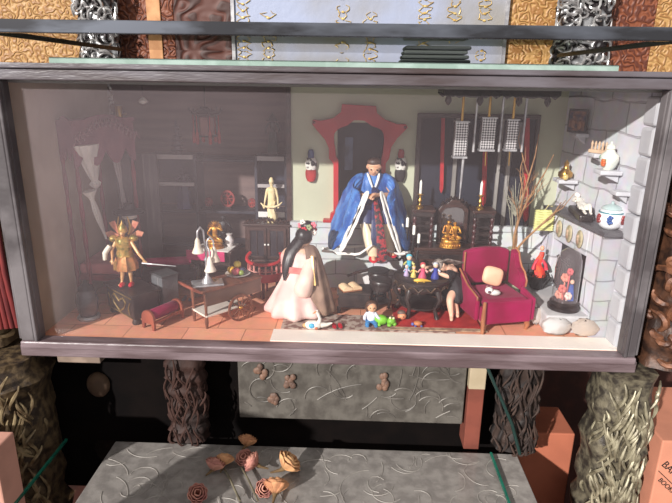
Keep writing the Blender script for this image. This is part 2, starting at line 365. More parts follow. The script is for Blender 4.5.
def relief_column(name, label, x0, x1, y0, y1, z0, z1, mat, curl_mat, n, seed, rmax=.012, leaf=False, base=None):
    rnd = random.Random(seed); t = thing(name, label, 'column', ((x0+x1)/2, (y0+y1)/2, z0))
    X, Y = (x1-x0)/2, (y1-y0)/2; h = z1-z0; N = 26; m = MB(); rings = []
    for i in range(N+1):
        z = h*i/N; g = 1+.08*math.sin(i*1.7+seed)+rnd.uniform(-.05, .05)
        rings.append(ering((rnd.uniform(-.004, .004), 0, z), X*g*.92, Y*g*.92, 28, .05, 7, i*.4, .7))
    m.loft(rings); m.build('shaft', mat, t, True)
    c = MB()
    for k in range(n):
        z = rnd.uniform(.02, h-(.005 if leaf else .04)); u = rnd.uniform(-1, 1); a = rnd.uniform(0, 6.28); L = rnd.uniform(.03, .07); pts = []; rr = []
        side = rnd.random()
        for q in range(7):
            s = q/6; a += rnd.choice((.35, .6))*(1 if k % 2 else -1)
            if leaf: px_, pz = u*X*.9+.012*math.sin(s*3+k), z-L*s*1.5
            else: px_, pz = u*X*.9+L*.35*math.cos(a), z+L*.35*math.sin(a)+L*.3*s
            px_ = max(-X, min(X, px_)); bulge = Y*math.sqrt(max(0, 1-(px_/X)**2*.85))
            out = .012*math.sin(s*3.14)+(.010 if leaf else .004)
            pts.append(V(px_*1.02, -bulge-out*.6 if side < .8 else -bulge*.3, min(h, max(0, pz)))); rr.append(rmax*(.25+.75*math.sin((s*.9+.05)*3.14))*rnd.uniform(.7, 1))
        c.tube(pts, rr, 6)
    c.build('relief_scrolls', curl_mat, t, True)
    return t
silver_curl = M_('bright_silver_scroll', (206, 204, 202), (150, 146, 146), 40, .3, metal=.7)
relief_column('silver_column', 'ornate silver carved column at left of the wall above the case', at(76, 10, .66).x, at(117, 10, .66).x, .62, .70, .5, 1.2, silver_relief, silver_curl, 220, 3, .006)
relief_column('silver_column', 'ornate silver carved column at right of the wall above the case', at(556, 10, .66).x, at(612, 10, .66).x, .62, .70, .5, 1.2, silver_relief, silver_curl, 260, 5, .006)
# glass shelf above the case
gs = thing('glass_shelf', 'thick smoked glass shelf spanning the width above the case', 'shelf', (0, .3, .80))
MB().box(-.775, .745, -.40, .318, 0, .010).build('glass_sheet', shelf_glass, gs)
MB().box(-.9, .86, -.425, -.402, -.002, .026).build('front_edge', M_('dark_steel_edge', (112, 116, 126), (66, 66, 70), 5, .25, metal=.7, stretch=(1, 4, 4)), gs, bev=.002)
for xx in (-.775, .735): MB().box(xx, xx+.010, -.40, .318, -.006, 0).build('side_rail', K('dark_green_metal', (54, 58, 46), rough=.4, metal=.4), gs)
# ================================================================ the display case
case_dark = M_('weathered_dark_paint', (74, 68, 70), (112, 106, 108), 7, .42, stretch=(1, 1, 1), bump=.3, bsc=40)
case_top = M_('worn_top_rail_paint', (104, 98, 104), (70, 58, 58), 3, .4, stretch=(1, 6, 6), bump=.3, bsc=30)
dc = thing('display_case', 'large glass-fronted display case with dark frame holding a miniature room', 'display case', (0, 0, -.05))
D = V(0, 0, .05)   # children are written with world z, moved by this
def cpart(name, m, mat, **k):
    m.v = [(x, y, z+.05) for x, y, z in m.v]; return m.build(name, mat, dc, **k)
XL0, XL1, XR0, XR1 = -.872, -.812, .787, .832
cpart('top_rail', MB().box(XL0-.005, XR1+.012, -.042, .0, .697, .724).box(XL0-.01, XR1+.016, -.05, .0, .724, .737), case_top, bev=.003)
cpart('bottom_rail', MB().box(XL0+.0, XR1-.0, -.034, 0, -.047, -.012).box(XL0+.01, XR1-.01, -.046, 0, -.018, .004), M_('worn_bottom_rail_paint', (128, 112, 116), (92, 76, 78), 4, .35, stretch=(1, 6, 6), bump=.3, bsc=30), bev=.004)
for x0, x1, sg in ((XL0, XL1, 1), (XR0, XR1, -1)):
    xm = x1 if sg > 0 else x0
    cpart('stile', MB().box(x0, x1, -.03, 0, .004, .697).box(x0+.012, x1-.012, -.04, -.03, .004, .697).box(min(xm, xm-sg*.009), max(xm, xm-sg*.009), -.046, -.03, .004, .697), case_dark, bev=.003)
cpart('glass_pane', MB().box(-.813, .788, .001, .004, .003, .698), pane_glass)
cpart('top_board', MB().box(XL0, XR1, .0, .66, .702, .732), case_dark)
cpart('base_board', MB().box(XL0, XR1, .0, .66, -.045, -.014), case_dark)
cpart('side_board', MB().box(XL0, XL0+.018, .0, .66, -.014, .702), case_dark)
cpart('side_board', MB().box(XR1-.018, XR1, .0, .66, -.014, .702), case_dark)
cpart('back_board', MB().box(XL0+.018, XR1-.018, .645, .66, -.014, .702), case_dark)
ts = tag(MB().box(-.69, .665, -.02, .30, .7375, .7505).build('glass_plate', [sheet_glass, green_edge], None, bev=.001), 'long pale green glass plate lying on top of the case', 'glass plate')
m = MB().box(-.69, .665, -.0255, -.0205, .7375, .7505); e = m.build('polished_edge', green_edge, ts)
fc = thing('cloth_stack', 'folded grey striped cloth lying on the glass plate', 'cloth', (.245, .07, .751))
for k in range(4):
    MB().box(-.085+.003*k, .085-.004*(k % 3), -.04, .06, .0105*k, .0105*k+.009).build('fold', K('silver_grey_cloth', (150, 152, 158), (84, 84, 90), 9, .6, stretch=(.3, 1, 6), bump=.5), fc, bev=.004)
# ================================================================ diorama shell
tile = brickmat('terracotta_floor_boards', (240, 158, 118), (228, 144, 104), (182, 108, 76), .17, .085, .0018, (0, 1), .6, bump=.2, jit=.004)
struct('floor', MB().box(-.845, .80, .005, .64, -.013, 0), tile)
struct('ceiling', MB().box(-.845, .80, .01, .64, .690, .701), M_('grey_ceiling', (150, 145, 140)))
wallb = M_('pale_olive_plaster', (190, 192, 168), (182, 184, 160), 5, .85, bump=.15, bsc=60)
dx0, dx1, dz = at(336.5, 200, .48).x, at(383, 200, .48).x, .575
wb = MB().box(-.168, dx0, .48, .495, 0, .69).box(dx1, .77, .48, .495, 0, .69).box(dx0, dx1, .48, .495, dz, .69).box(dx0, dx1, .48, .495, 0, .236)
struct('wall_back', wb, wallb)
struct('wall_alcove', MB().box(-.845, -.155, .615, .63, 0, .69), M_('mauve_grey_boards', (112, 92, 88), (96, 78, 76), 3, .7, stretch=(1, 1, 14)))
struct('wall_left', MB().box(-.845, -.828, .006, .615, 0, .69), M_('beige_plaster', (176, 160, 142), (160, 144, 128), 6, .85))
struct('trim_1', MB().box(-.178, -.162, .472, .61, 0, .69), dark_wood)
brick = brickmat('pale_grey_stone_blocks', (204, 208, 210), (192, 195, 199), (142, 142, 146), .135, .056, .0016, (0, 2), .8, bump=.5)
struct('trim_2', MB().box(-.165, .76, .45, .48, 0, .2365), brick)
struct('trim_3', MB().box(-.175, .80, .006, .082, .0, .003), M_('cream_tile_border', (250, 240, 230), (240, 230, 220), 8, .5))
# right wall of rough white stone, slightly splayed
def xm(Y): return .738-.14*(Y-.07)
stone = brickmat('rough_white_stone', (206, 206, 212), (190, 190, 197), (164, 162, 168), .17, .085, .003, (1, 2), .9, bump=.9, jit=.03)
f_ = lambda u, v, d: V(u, v, d)
struct('wall_right', MB().prism([(xm(.006)+.062, .006), (xm(.48)+.062, .48), (.82, .48), (.845, .006)], 0, .69, f_), stone)
# chimney breast: jambs, lintel, firebox back
cb = MB()
for ya, yb in ((.10, .175), (.375, .45)):
    cb.prism([(xm(ya)+.018, ya), (xm(yb)+.018, yb), (xm(yb)+.07, yb), (xm(ya)+.07, ya)], 0, .308, f_)
cb.prism([(xm(.175)+.018, .175), (xm(.375)+.018, .375), (xm(.375)+.07, .375), (xm(.175)+.07, .175)], .22, .308, f_)
cbo = struct('chimney_breast', cb, stone, bev=.004)
struct('firebox_back', MB().prism([(xm(.175)+.050, .175), (xm(.375)+.050, .375), (xm(.375)+.058, .375), (xm(.175)+.058, .175)], 0, .22, f_), black_iron, cbo)
front_stone = brickmat('white_stone_front', (172, 172, 176), (164, 164, 168), (140, 138, 142), .2, .062, .002, (0, 2), .9, bump=.8, jit=.02)
fs_ = struct('trim_4', MB().box(.745, .835, .088, .0995, 0, .3075), front_stone)
pl = MB(); rnd = random.Random(4)
for k in range(9):
    z0 = k*.076; pl.box(.792+rnd.uniform(-.004, .004), .84, .02, .085, z0, z0+.073)
struct('trim_5', pl, M_('white_plaster_stone', (186, 186, 190), (176, 176, 182), 12, .9, bump=.6, bsc=20), bev=.008)
mt = MB().prism([(xm(.07), .07), (xm(.43), .43), (xm(.43)+.066, .43), (xm(.07)+.066, .07)], .308, .320, f_)
tag(mt.build('mantel_shelf', M_('dark_slate_shelf', (92, 90, 94), (70, 68, 74), 14, .5), None, bev=.002), 'dark grey slate mantel shelf on the white stone fireplace', 'mantel shelf')
# hearth
h_ = thing('hearth', 'raised pale stone hearth with rough rock edge below the fireplace', 'hearth', (.682, .22, 0))
MB().prism([(-.055, -.11), (.06+.045, -.11), (.06+.02, .2), (-.055, .2)], .0, .055, f_).build('slab', M_('hearth_stone', (206, 204, 204), (186, 184, 186), 10, .9, bump=.8, bsc=16), h_, bev=.006)
for k, (x, y, r) in enumerate(((-.028, -.124, .046), (.052, -.128, .044), (-.066, -.05, .02))):
    rm = MB(); rnd = random.Random(k+20)
    rm.ell((x, y, .028), (r, min(r*.6, .018), .027), 12, 6); rm.v = [tuple(V(*v)+V(rnd.uniform(-1, 1), rnd.uniform(-1, 1), rnd.uniform(-.3, 1)*.6)*.005) for v in rm.v]; rm.v = [(a, b, max(.001, c)) for a, b, c in rm.v]
    rm.build('rock', M_('rock%d' % k, (196, 176, 160) if k % 2 else (190, 186, 184), (170, 156, 146), 14, .9, bump=.5), h_, True)
# ================================================================ stand under the case
TZ = -.36
tb = thing('side_table', 'low table with embossed grey metal top below the case', 'table', (.10, -.1, -.9))
TF = -.42
MB().box(-.76, .46, -.33, .125, .54-.018, .54).build('tabletop', foil_grey, tb, bev=.003)
# raised vine lines hammered into the top
vn = MB(); rnd = random.Random(12)
def vine(x, y, a, n, st, turn, r=.0011):
    pts = []
    for q in range(n):
        pts.append(V(x, y, .5405)); a += turn*(1+rnd.uniform(-.5, .5)); x += math.cos(a)*st; y += math.sin(a)*st
        if not (-.75 < x < .45 and -.32 < y < .12): break
    if len(pts) > 2: vn.tube(pts, r, 6)
for k in range(110): vine(rnd.uniform(-.75, .42), rnd.uniform(-.3, .11), rnd.uniform(0, 6.28), rnd.randint(6, 16), .011, rnd.choice((-.25, .25, .12, -.4)))
for xx in (-.36, -.31): vn.tube([V(xx-.02, -.3, .5405), V(xx, -.18, .5405), V(xx-.03, -.1, .5405)], .004, 6)
vn.build('raised_vines', M_('rubbed_metal_relief', (170, 164, 157), (146, 140, 134), 20, .5), tb, True)
for x, y in ((-.72, -.29), (.40, -.29), (-.72, .09), (.40, .09)):
    MB().tube([V(x, y, 0), V(x, y, .2), V(x, y, .522)], [.02, .026, .03], 10).build('leg', dark_wood, tb)
gt = tag(MB().box(-.80, .475, -.34, .01, TZ+.0075, TZ+.0135).build('table_glass', [glass_clear, teal_edge], None), 'clear glass plate with green edge covering the low table', 'glass plate')
MB().box(.4755, .4815, -.34, .01, TZ+.0065, TZ+.0145).build('polished_edge', teal_edge, gt); MB().box(-.8065, -.8005, -.34, .01, TZ+.0065, TZ+.0145).build('polished_edge', teal_edge, gt)
ap = thing('embossed_panel', 'upright embossed grey metal panel between the case and the low table', 'panel', (.06, .05, -.28))
MB().box(-.34, .335, 0, .012, 0, .228).build('plate', panel_grey, ap, bev=.003)
rl = MB(); rnd = random.Random(31)
for k in range(46):
    x, z, a = rnd.uniform(-.31, .3), rnd.uniform(.02, .21), rnd.uniform(0, 6.28); tr = rnd.choice((-.3, .3, .05)); pts = []
    for q in range(rnd.randint(5, 13)):
        pts.append(V(x, -.0005, z)); a += tr; x += math.cos(a)*.012; z += math.sin(a)*.012
        if not (-.33 < x < .33 and .008 < z < .22): break
    if len(pts) > 2: rl.tube(pts, .0022, 6)
rl.build('raised_vines', M_('dull_metal_relief', (112, 106, 100), (84, 79, 74), 20, .5, metal=.2), ap, True)
for x, z in ((-.18, .135), (-.27, .16), (-.24, .08), (.09, .14)):
    rs_ = MB(); rnd = random.Random(int(x*1000))
    for k in range(9): rs_.ell((x+rnd.uniform(-.016, .016), -.006, z+rnd.uniform(-.022, .022)), (.009, .005, .011), 8, 5)
    rs_.build('relief_flower', M_('rusty_relief%d' % (x*100), (122, 92, 76), (96, 74, 64), 40, .6), ap, True)
# black board added as the dark space behind panel and table, supports
tag(MB().box(-.99, .60, .132, .15, -.62, -.055).build('shade_board', M_('shade_black_board', (17, 12, 11), (11, 8, 8), 10, .95, spec=.1), None), 'wide black board added to darken the space under the case', 'board')
post_dark = M_('dark_carved_bark', (58, 44, 38), (34, 26, 24), 22, .7, bump=2, kind='curl', stretch=(1, 1, .3))
relief_column('carved_post', 'dark bark-like carved post under the case right of the grey panel', at(500, 400, .02).x, at(545, 400, .02).x, .025, .11, TZ+.003, -.048, post_dark, M_('brown_bark_relief', (66, 48, 40), (42, 30, 26), 20, .8), 70, 8, .004, True)
relief_column('carved_post', 'red-brown carved post under the case left of the grey panel', at(166, 390, .04).x, at(206, 390, .04).x, .02, .10, TZ+.003, -.048, M_('redbrown_bark', (54, 30, 23), (34, 19, 15), 22, .7, bump=1.5, stretch=(1, 1, .3)), M_('redbrown_relief', (60, 35, 27), rough=.8), 40, 9, .004, True)
bx = thing('storage_box', 'small beige and brick-red box standing between grey panel and dark post', 'box', (.425, .06, TZ+.0005))
MB().box(-.022, .024, -.02, .05, .0, .205).build('body', M_('brick_red_card', (122, 62, 48), (104, 52, 40), 10, .8), bx, bev=.002)
MB().box(-.023, .025, -.021, .051, .2055, .29).build('upper_sleeve', M_('beige_card', (178, 162, 136), (164, 148, 122), 10, .8), bx, bev=.002)
cab_ = MB().tube([at(486, 364, -.004), at(494, 383, -.005), at(503, 403, -.006), at(512, 424, -.006), V(at(521, 445, -.004).x, -.004, TZ+.022)], .005, 8)
tag(cab_.build('cable', M_('dark_green_cable', (26, 50, 46), rough=.4), None, True), 'dark green cable hanging from the case down to the table edge', 'cable')
# big carved posts carrying the case
bark_gold = M_('gilt_carved_wood', (104, 86, 62), (48, 36, 27), 40, .6, metal=.1, bump=1.2, bsc=50)
gilt = M_('pale_gilt_leaf', (150, 132, 100), (92, 74, 52), 30, .5, metal=.2, bump=.5)
relief_column('gilt_post', 'gilded carved post with leafy ridge at left below the case', -1.09, -.835, -.12, .12, -.9, -.052, bark_gold, gilt, 260, 11, .006, True)
relief_column('silvered_post', 'silver-gilt carved post with feathery relief at right below the case', .745, .905, -.075, .10, -.9, -.05, M_('silver_gilt_carving', (118, 110, 92), (60, 54, 48), 40, .5, metal=.25, bump=1.2, bsc=50), M_('silver_gilt_leaf', (158, 150, 126), (104, 96, 78), 30, .45, metal=.3, bump=.5), 330, 13, .006, True)
relief_column('bronze_post', 'bronze-brown curly carved post beside the right edge of the case', .872, 1.02, -.02, .2, -.045, .72, M_('bronze_carving', (86, 56, 40), (44, 28, 22), 30, .5, metal=.2, bump=1.2), M_('bronze_curl', (128, 84, 60), (76, 48, 36), 40, .5, metal=.2, bump=.6), 170, 15, .013)
relief_column('ochre_post', 'pale ochre carved post beside the left edge of the case', -1.06, -.935, -.02, .2, -.045, .72, M_('ochre_carving', (150, 130, 100), (92, 74, 54), 30, .6, bump=1.2), M_('ochre_curl', (196, 172, 134), (150, 124, 90), 30, .6), 150, 16, .008)
rd = MB()
for k in range(4): rd.tube([V(-.925+.013*k, -.02+.005*k, .03), V(-.921+.013*k, -.03, .2), V(-.925+.013*k, -.024, .42)], [.009, .008, .006], 8)
tag(rd.build('red_drape', M_('dark_red_drape', (124, 40, 38), (92, 26, 28), 20, .8, stretch=(3, 3, .4)), None, True), 'narrow dark red drape between the ochre post and the case', 'drape')
# boxes on the ground
def carton(name, label, p, sx, sy, sz, rz, c, text=False):
    t = thing(name, label, 'box', p, rz)
    m1 = M_(name+str(sx), c, tuple(int(x*.93) for x in c), 8, .85)
    MB().box(-sx/2, sx/2, -sy/2, sy/2, 0, sz).build('body', m1, t, bev=.004)
    return t, m1
# ================================================================ doorway and window of the back wall
def wpt(Y): return lambda px, py: (at(px, py, Y).x, at(px, py, Y).z)
wq = wpt(.47)
def XZ(u, v, d): return V(u, d, v)
dr = MB().box(dx0, dx1, .58, .586, .236, .69).box(dx0-.006, dx0, .4951, .58, .236, .69).box(dx1, dx1+.006, .4951, .58, .236, .69).box(dx0, dx1, .4951, .586, .228, .2355).box(dx0-.006, dx1+.006, .4951, .586, .69, .6905)
door = struct('door_1', dr, M_('blue_black_recess', (38, 42, 58), (26, 28, 40), 8, .5))
outer = [wq(*p) for p in ((329.5, 222), (330.5, 213), (333.5, 211), (333.5, 163), (329, 158), (329, 148), (325, 139), (318, 131), (312.5, 124), (313, 119.5), (321, 120.5), (333, 118), (341, 112), (342, 104), (376, 106), (377, 113), (385, 119.5), (397, 124), (405.5, 124), (407.5, 127), (404, 131), (397, 138), (391, 147), (389, 158), (385.5, 163), (385.5, 211), (388.5, 213), (389.5, 222))]
inner = [wq(*p) for p in ((338.5, 221), (338.5, 213), (338.5, 208), (338.5, 160), (336, 156), (335.5, 150), (334.5, 143), (334, 138), (334.5, 133), (338, 129), (342, 127), (347, 125.5), (351, 122.5), (354, 120), (364, 120.5), (368, 123), (372, 126), (378, 128), (381.5, 130), (383.5, 134), (384, 139), (383.5, 144), (383, 150), (382, 156), (381, 160), (381, 208), (381, 213), (381, 221))]
fr = MB().ringprism(outer, inner, .458, .4799, XZ, closed=False)
MBf = fr.build('door_frame', red_lacquer, door, bev=.002)
MB().box(dx0-.045, dx1+.04, .452, .4799, .2367, .247).build('threshold', red_lacquer, door, bev=.002)
il = MB()
for px, py in ((314, 122), (405, 127)): p = wq(px, py); il.ell((p[0], .457, p[1]), .005, 8, 6)
il.build('frame_boss', K('dark_red_boss', (96, 16, 24), rough=.3), door, True)
pa = at(345, 137, .578); pb = at(352.5, 170, .578)
MB().box(pa.x, pb.x, .572, .5795, pb.z, pa.z).build('door_pane', M_('blue_glass_strip', (92, 106, 140), (40, 48, 70), 26, .15, stretch=(1, 1, .5)), door)
a, b = at(418, 113, .465), at(541, 113, .465); zb = .19
wn = struct('window_1', MB().box(a.x+.014, b.x-.012, .468, .4799, .237, a.z-.014), M_('window_dark_glass', (36, 40, 52), (26, 28, 38), 6, .6, spec=.2))
wf = MB().ringprism([(a.x, .2375), (a.x, a.z), (b.x, a.z), (b.x, .2375)], [(a.x+.014, .2375), (a.x+.014, a.z-.014), (b.x-.012, a.z-.014), (b.x-.012, .2375)], .455, .4799, XZ, closed=False)
wf.build('window_frame', M_('dark_window_wood', (58, 46, 44), (44, 34, 34), 10, .5), wn, bev=.002)
for px, wd in ((456, .012), (500, .01), (510, .012)):
    x = at(px, 150, .46).x; MB().box(x-wd/2, x+wd/2, .458, .4679, .237, a.z-.0145).build('mullion', K('grey_mullion', (150, 146, 142), (120, 116, 112), 10, .6), wn)
x = at(519, 140, .46).x
MB().box(x-.018, x+.018, .464, .4679, .50, .585).build('paper_pane', K('grey_paper', (150, 150, 150), (120, 120, 122), 20, .8), wn)
for i, (px, py0, py1, wd, lab) in enumerate(((443, 118, 193, .012, 'dark red ribbon banner hanging in the window behind the left candlestick'), (485, 150, 206, .015, 'red ribbon banner hanging in the window above the right candlestick'), (527, 118, 222, .016, 'long bright red ribbon banner at the right edge of the window'))):
    p0, p1 = at(px, py0, .452), at(px-2, py1, .452); bm = MB()
    pts = [(p0.x-wd/2, p0.z), (p0.x+wd/2, p0.z), (p1.x+wd/2, p1.z+.015), (p1.x, p1.z), (p1.x-wd/2, p1.z+.012)]
    t = thing('ribbon_banner', lab, 'banner', (p0.x, .45, p0.z), group='red banners in the window')
    bm.prism(pts, .4475, .4515, XZ); bm.v = [(x_-p0.x, y_-.45, z_-p0.z) for x_, y_, z_ in bm.v]; bm.build('ribbon', K('red_ribbon', (176, 22, 34), (150, 14, 26), 20, .6), t)
    MB().tube([V(0, 0, 0), V(0, .003, a.z-p0.z-.008)], .0012, 6).build('cord', black_iron, t)
def at2(px, py, Y): return at(px, py, Y)
# opera-mask plaques either side of the door
for px, top, base, lab in ((311, (60, 78, 120), (176, 40, 40), 'mask plaque with blue top and red lower half left of the red doorway'), (400.5, (150, 40, 44), (40, 36, 38), 'mask plaque with red top and black lower half right of the red doorway')):
    c = at(px, 166, .474); t = thing('mask_plaque', lab, 'plaque', (c.x, .4795, c.z), group='mask plaques on the back wall')
    def egg(z0, z1, r0, r1, dpt):
        return MB().loft([ering((0, -dpt*.5, z0+(z1-z0)*i/8), max(.002, (r0+(r1-r0)*i/8)*math.sin(math.pi*(.16+.68*i/8))**.5), dpt*.5, 16) for i in range(9)])
    egg(-.052, -.008, .017, .021, .016).build('chin', M_('plaque_base%d' % px, base, tuple(int(x*.8) for x in base), 20, .35), t, True)
    egg(-.012, .028, .021, .019, .018).build('face', K('plaque_face', (214, 210, 202), (40, 38, 42), 70, .4, sharp=(.5, .56)), t, True)
    egg(.026, .056, .012, .010, .016).build('crown', M_('plaque_top%d' % px, top, tuple(int(x*.8) for x in top), 30, .4), t, True)
    for sx in (-1, 1): MB().ell((sx*.008, -.018, .01), (.005, .003, .004), 8, 5).build('eye', K('plaque_eye', (20, 18, 20), rough=.3), t, True)
# ================================================================ left room
def post(m, x, y, z0, z1, r=.008, n=12, turns=6):
    prof = [(r, 0)]
    for i in range(turns*4+1):
        f = i/(turns*4); prof.append((r*(.8+.25*math.sin(f*turns*6.28)), .01+(z1-z0-.02)*f))
    prof.append((r, z1-z0)); m.lathe(prof, (x, y, z0), n); return m
bed = thing('canopy_bed', 'mauve four-poster canopy bed with white curtains along the left wall', 'bed', (-.731, .312, 0))
bed.scale = (.80, .60, 1.02)
for x, y in ((-.065, -.13), (.06, .17), (-.09, .19), (-.115, -.13)):
    post(MB(), x, y, 0, .56, .010).build('bed_post', K('mauve_red_wood', (134, 36, 52), (104, 28, 40), 14, .4), bed, True)
MB().box(-.11, .055, -.125, .20, .08, .10).build('bed_rail', K('mauve_red_wood', (106, 44, 56)), bed, bev=.003)
MB().box(-.108, .06, -.12, .19, .1001, .135).build('mattress', K('rose_cover', (196, 120, 122), (176, 98, 104), 12, .8, bump=.3), bed, bev=.01)
cv = MB()
def wavy(P0, P1, z_top, depth, n, th):
    P0, P1 = Vector(P0), Vector(P1); d = (P1-P0); nr = V(-d.y, d.x, 0).normalized()*th; top = []; bot = []
    for i in range(n+1):
        f = i/n; p = P0+d*f; top.append(V(p.x, p.y, z_top+.03*math.sin(math.pi*f))); bot.append(V(p.x, p.y, z_top-depth*(.62+.38*abs(math.cos(f*math.pi*3)))))
    m = MB(); N = n+1
    vs = top+bot+[q+nr for q in top]+[q+nr for q in bot]; fs = []
    for i in range(n): fs += [(i, i+1, N+i+1, N+i), (2*N+i, 3*N+i, 3*N+i+1, 2*N+i+1), (i, 2*N+i, 2*N+i+1, i+1), (N+i, N+i+1, 3*N+i+1, 3*N+i)]
    fs += [(0, N, 3*N, 2*N), (n, 2*N+n, 3*N+n, N+n)]
    return m.add(vs, fs)
wavy((-.062, -.145, 0), (.075, .175, 0), .555, .12, 24, .008).build('valance', mauve_cloth, bed, True)
wavy((-.118, -.145, 0), (-.062, -.145, 0), .555, .10, 10, .008).build('valance', mauve_cloth, bed, True)
MB().prism([(-.12, -.142), (-.055, -.142), (.08, .18), (-.09, .20)], .560, .572, f_).build('canopy_top', mauve_cloth, bed)
rnd = random.Random(2); cr = MB()
for k in range(16):
    f = k/15; x, y = -.058+.133*f, -.152+.32*f; cr.tube([V(x, y, .50+.05*math.sin(3.14*f)), V(x+.012, y-.004, .515+.05*math.sin(3.14*f)+rnd.uniform(0, .012)), V(x+.02, y+.02, .505+.05*math.sin(3.14*f))], [.004, .005, .002], 6)
cr.build('crest_carving', K('pale_mauve_carving', (150, 104, 114), (120, 76, 88), 30, .45), bed, True)
def curtain(x, y, ztop, zk, zend, wt, dx):
    rings = []
    for i in range(17):
        f = i/16; z = ztop+(zend-ztop)*f; k = (z-zk)/(ztop-zk) if z > zk else (zk-z)/(zk-zend)
        wd = wt*(.22+.78*max(0, k)**.8) if z > zk else wt*(.24+.5*math.sin(min(1, k)*3.0)*.9)*(1-.75*k)
        rings.append(ering((x+dx*f, y+.05*f, z), max(.004, wd*.35), max(.004, wd), 28, .14, 9, f*2))
    return MB().loft(rings)
curtain(-.045, -.05, .50, .385, .36, .10, .0).build('curtain', white_cloth, bed, True)
curtain(-.05, -.07, .36, .335, .20, .055, .03).build('curtain', white_cloth, bed, True)
curtain(.01, .10, .50, .36, .14, .045, .02).build('curtain', K('grey_sheer', (176, 168, 168), (160, 150, 150), 10, .8), bed, True)
# glass jar
p = on(88, 318); jr = thing('lidded_jar', 'dark glass jar with silver foot at the foot of the canopy bed', 'jar', (p.x+.004, p.y, 0))
MB().lathe([(.032, 0), (.034, .006), (.03, .012)], n=24).build('foot', silver, jr, True)
MB().lathe([(.024, .0121), (.03, .03), (.033, .06), (.028, .085), (.02, .095)], n=24).build('bowl', M_('smoky_dark_glass', (50, 46, 52), (84, 78, 84), 20, .12, coat=.5), jr, True)
MB().lathe([(.024, .0951), (.022, .103), (.008, .112), (.006, .122), (.001, .126)], n=20).build('lid', black_iron, jr, True)
# folding screen
sc_ = thing('folding_screen', 'dark folding screen with pale painted stems beside the canopy bed', 'screen', (-.70, .445, 0))
sc_.scale = (.75, .75, 1)
for k, (x0, x1, y0, y1) in enumerate(((-.085, -.025, .02, .045), (-.025, .04, .045, .02), (.04, .10, .02, .045))):
    MB().prism([(x0, y0), (x1-.001, y1), (x1-.001, y1+.008), (x0, y0+.008)], .01, .46, f_).build('screen_panel', M_('dark_screen%d' % k, (52, 46, 50), (92, 86, 84), 26, .5, stretch=(3, 3, .35), sharp=(.55, .75)), sc_)
# lamps
p = at(118, 115, .55); wl = thing('wall_lamp', 'small brass tube lamp high in the left corner', 'lamp', (p.x, .6, p.z))
MB().lathe([(.011, -.032), (.012, -.03), (.012, .03), (.011, .032)], (0, -.04, 0), 16).build('tube', brass, wl, True); MB().tube([V(0, -.028, 0), V(0, .0148, 0)], .004).build('bracket', brass, wl)
p = at(143, 101, .45); dl = thing('ceiling_lamp', 'tiny white ceiling lamp in the left room', 'lamp', (p.x, .45, .69))
zz = p.z-.69
MB().lathe([(.004, zz+.012), (.016, zz), (.012, zz-.006), (.002, zz-.010)], n=14).build('shade', wax, dl, True); MB().tube([V(0, 0, zz+.010), V(0, 0, -.0005)], .0015, 6).build('stem', black_iron, dl)
p = at(129, 212, .36); fl = thing('floor_lamp', 'black floor lamp with wide hat-shaped shade and white rim', 'lamp', (p.x, .36, 0))
MB().lathe([(.035, 0), (.034, .006), (.006, .012)], n=20).build('base', black_iron, fl, True); MB().tube([V(0, 0, .01), V(0, 0, p.z)], .004, 8).build('pole', black_iron, fl)
MB().lathe([(.05, p.z-.002), (.048, p.z+.004), (.02, p.z+.012), (.014, p.z+.03), (.002, p.z+.032)], n=24).build('shade', black_iron, fl, True)
MB().lathe([(.022, p.z-.02), (.024, p.z-.018), (.024, p.z-.003), (.022, p.z-.0025)], n=20).build('diffuser', wax, fl, True)
# etagere on the alcove wall
et = thing('display_shelves', 'long dark display shelving along the back of the left room', 'shelving', (-.42, .58, 0))
ex = lambda px: at(px, 200, .58).x+.42
X = [ex(156), ex(200), ex(258), ex(291)-.004]
dkb = M_('blue_black_wood', (40, 42, 54), (28, 28, 38), 12, .45)
for x in (X[0], X[1], X[2]+.0, X[3]-.012): MB().box(x, x+.010, -.06, .034, 0, .452).build('upright', dkb, et, bev=.001)
for xa, xb, z in ((X[0]+.0105, X[1]-.0005, .44), (X[0]+.0105, X[1]-.0005, .345), (X[2]+.0105, X[3]-.0125, .44), (X[2]+.0105, X[3]-.0125, .345), (X[0]+.0105, X[1]-.0005, .245), (X[1]+.0105, X[2]-.0005, .245), (X[2]+.0105, X[3]-.0125, .245), (X[1]+.0105, X[2]-.0005, .43), (X[0]+.0105, X[1]-.0005, .12), (X[1]+.0105, X[2]-.0005, .12)):
    MB().box(xa, xb, -.06, .034, z, z+.010).build('shelf', dkb, et, bev=.001)
for xa, xb in ((X[0]+.0105, X[1]-.0005), (X[2]+.0105, X[3]-.0125)):
    MB().box(xa, xb, -.0625, -.0605, .437, .452).build('shelf_edge', K('pale_shelf_edge', (166, 160, 160), rough=.4), et)
    MB().box(xa, xb, -.0625, -.0605, .343, .355).build('shelf_edge', K('pale_shelf_edge', (166, 160, 160)), et)
MB().box(X[2]+.0105, X[3]-.0125, -.0625, -.0605, .236, .256).build('shelf_edge', K('bright_shelf_edge', (226, 224, 222), rough=.4), et)
for xa, xb in ((X[0]+.011, X[1]-.001), (X[2]+.011, X[3]-.013)): MB().box(xa, xb, .024, .0335, .262, .435).build('back_panel', M_('navy_back', (30, 36, 56), (20, 24, 40), 8, .5), et)
EZ = lambda z: z+.0105
med = K('red_medallion', (146, 52, 46), (110, 34, 34), 60, .5, bump=.5)
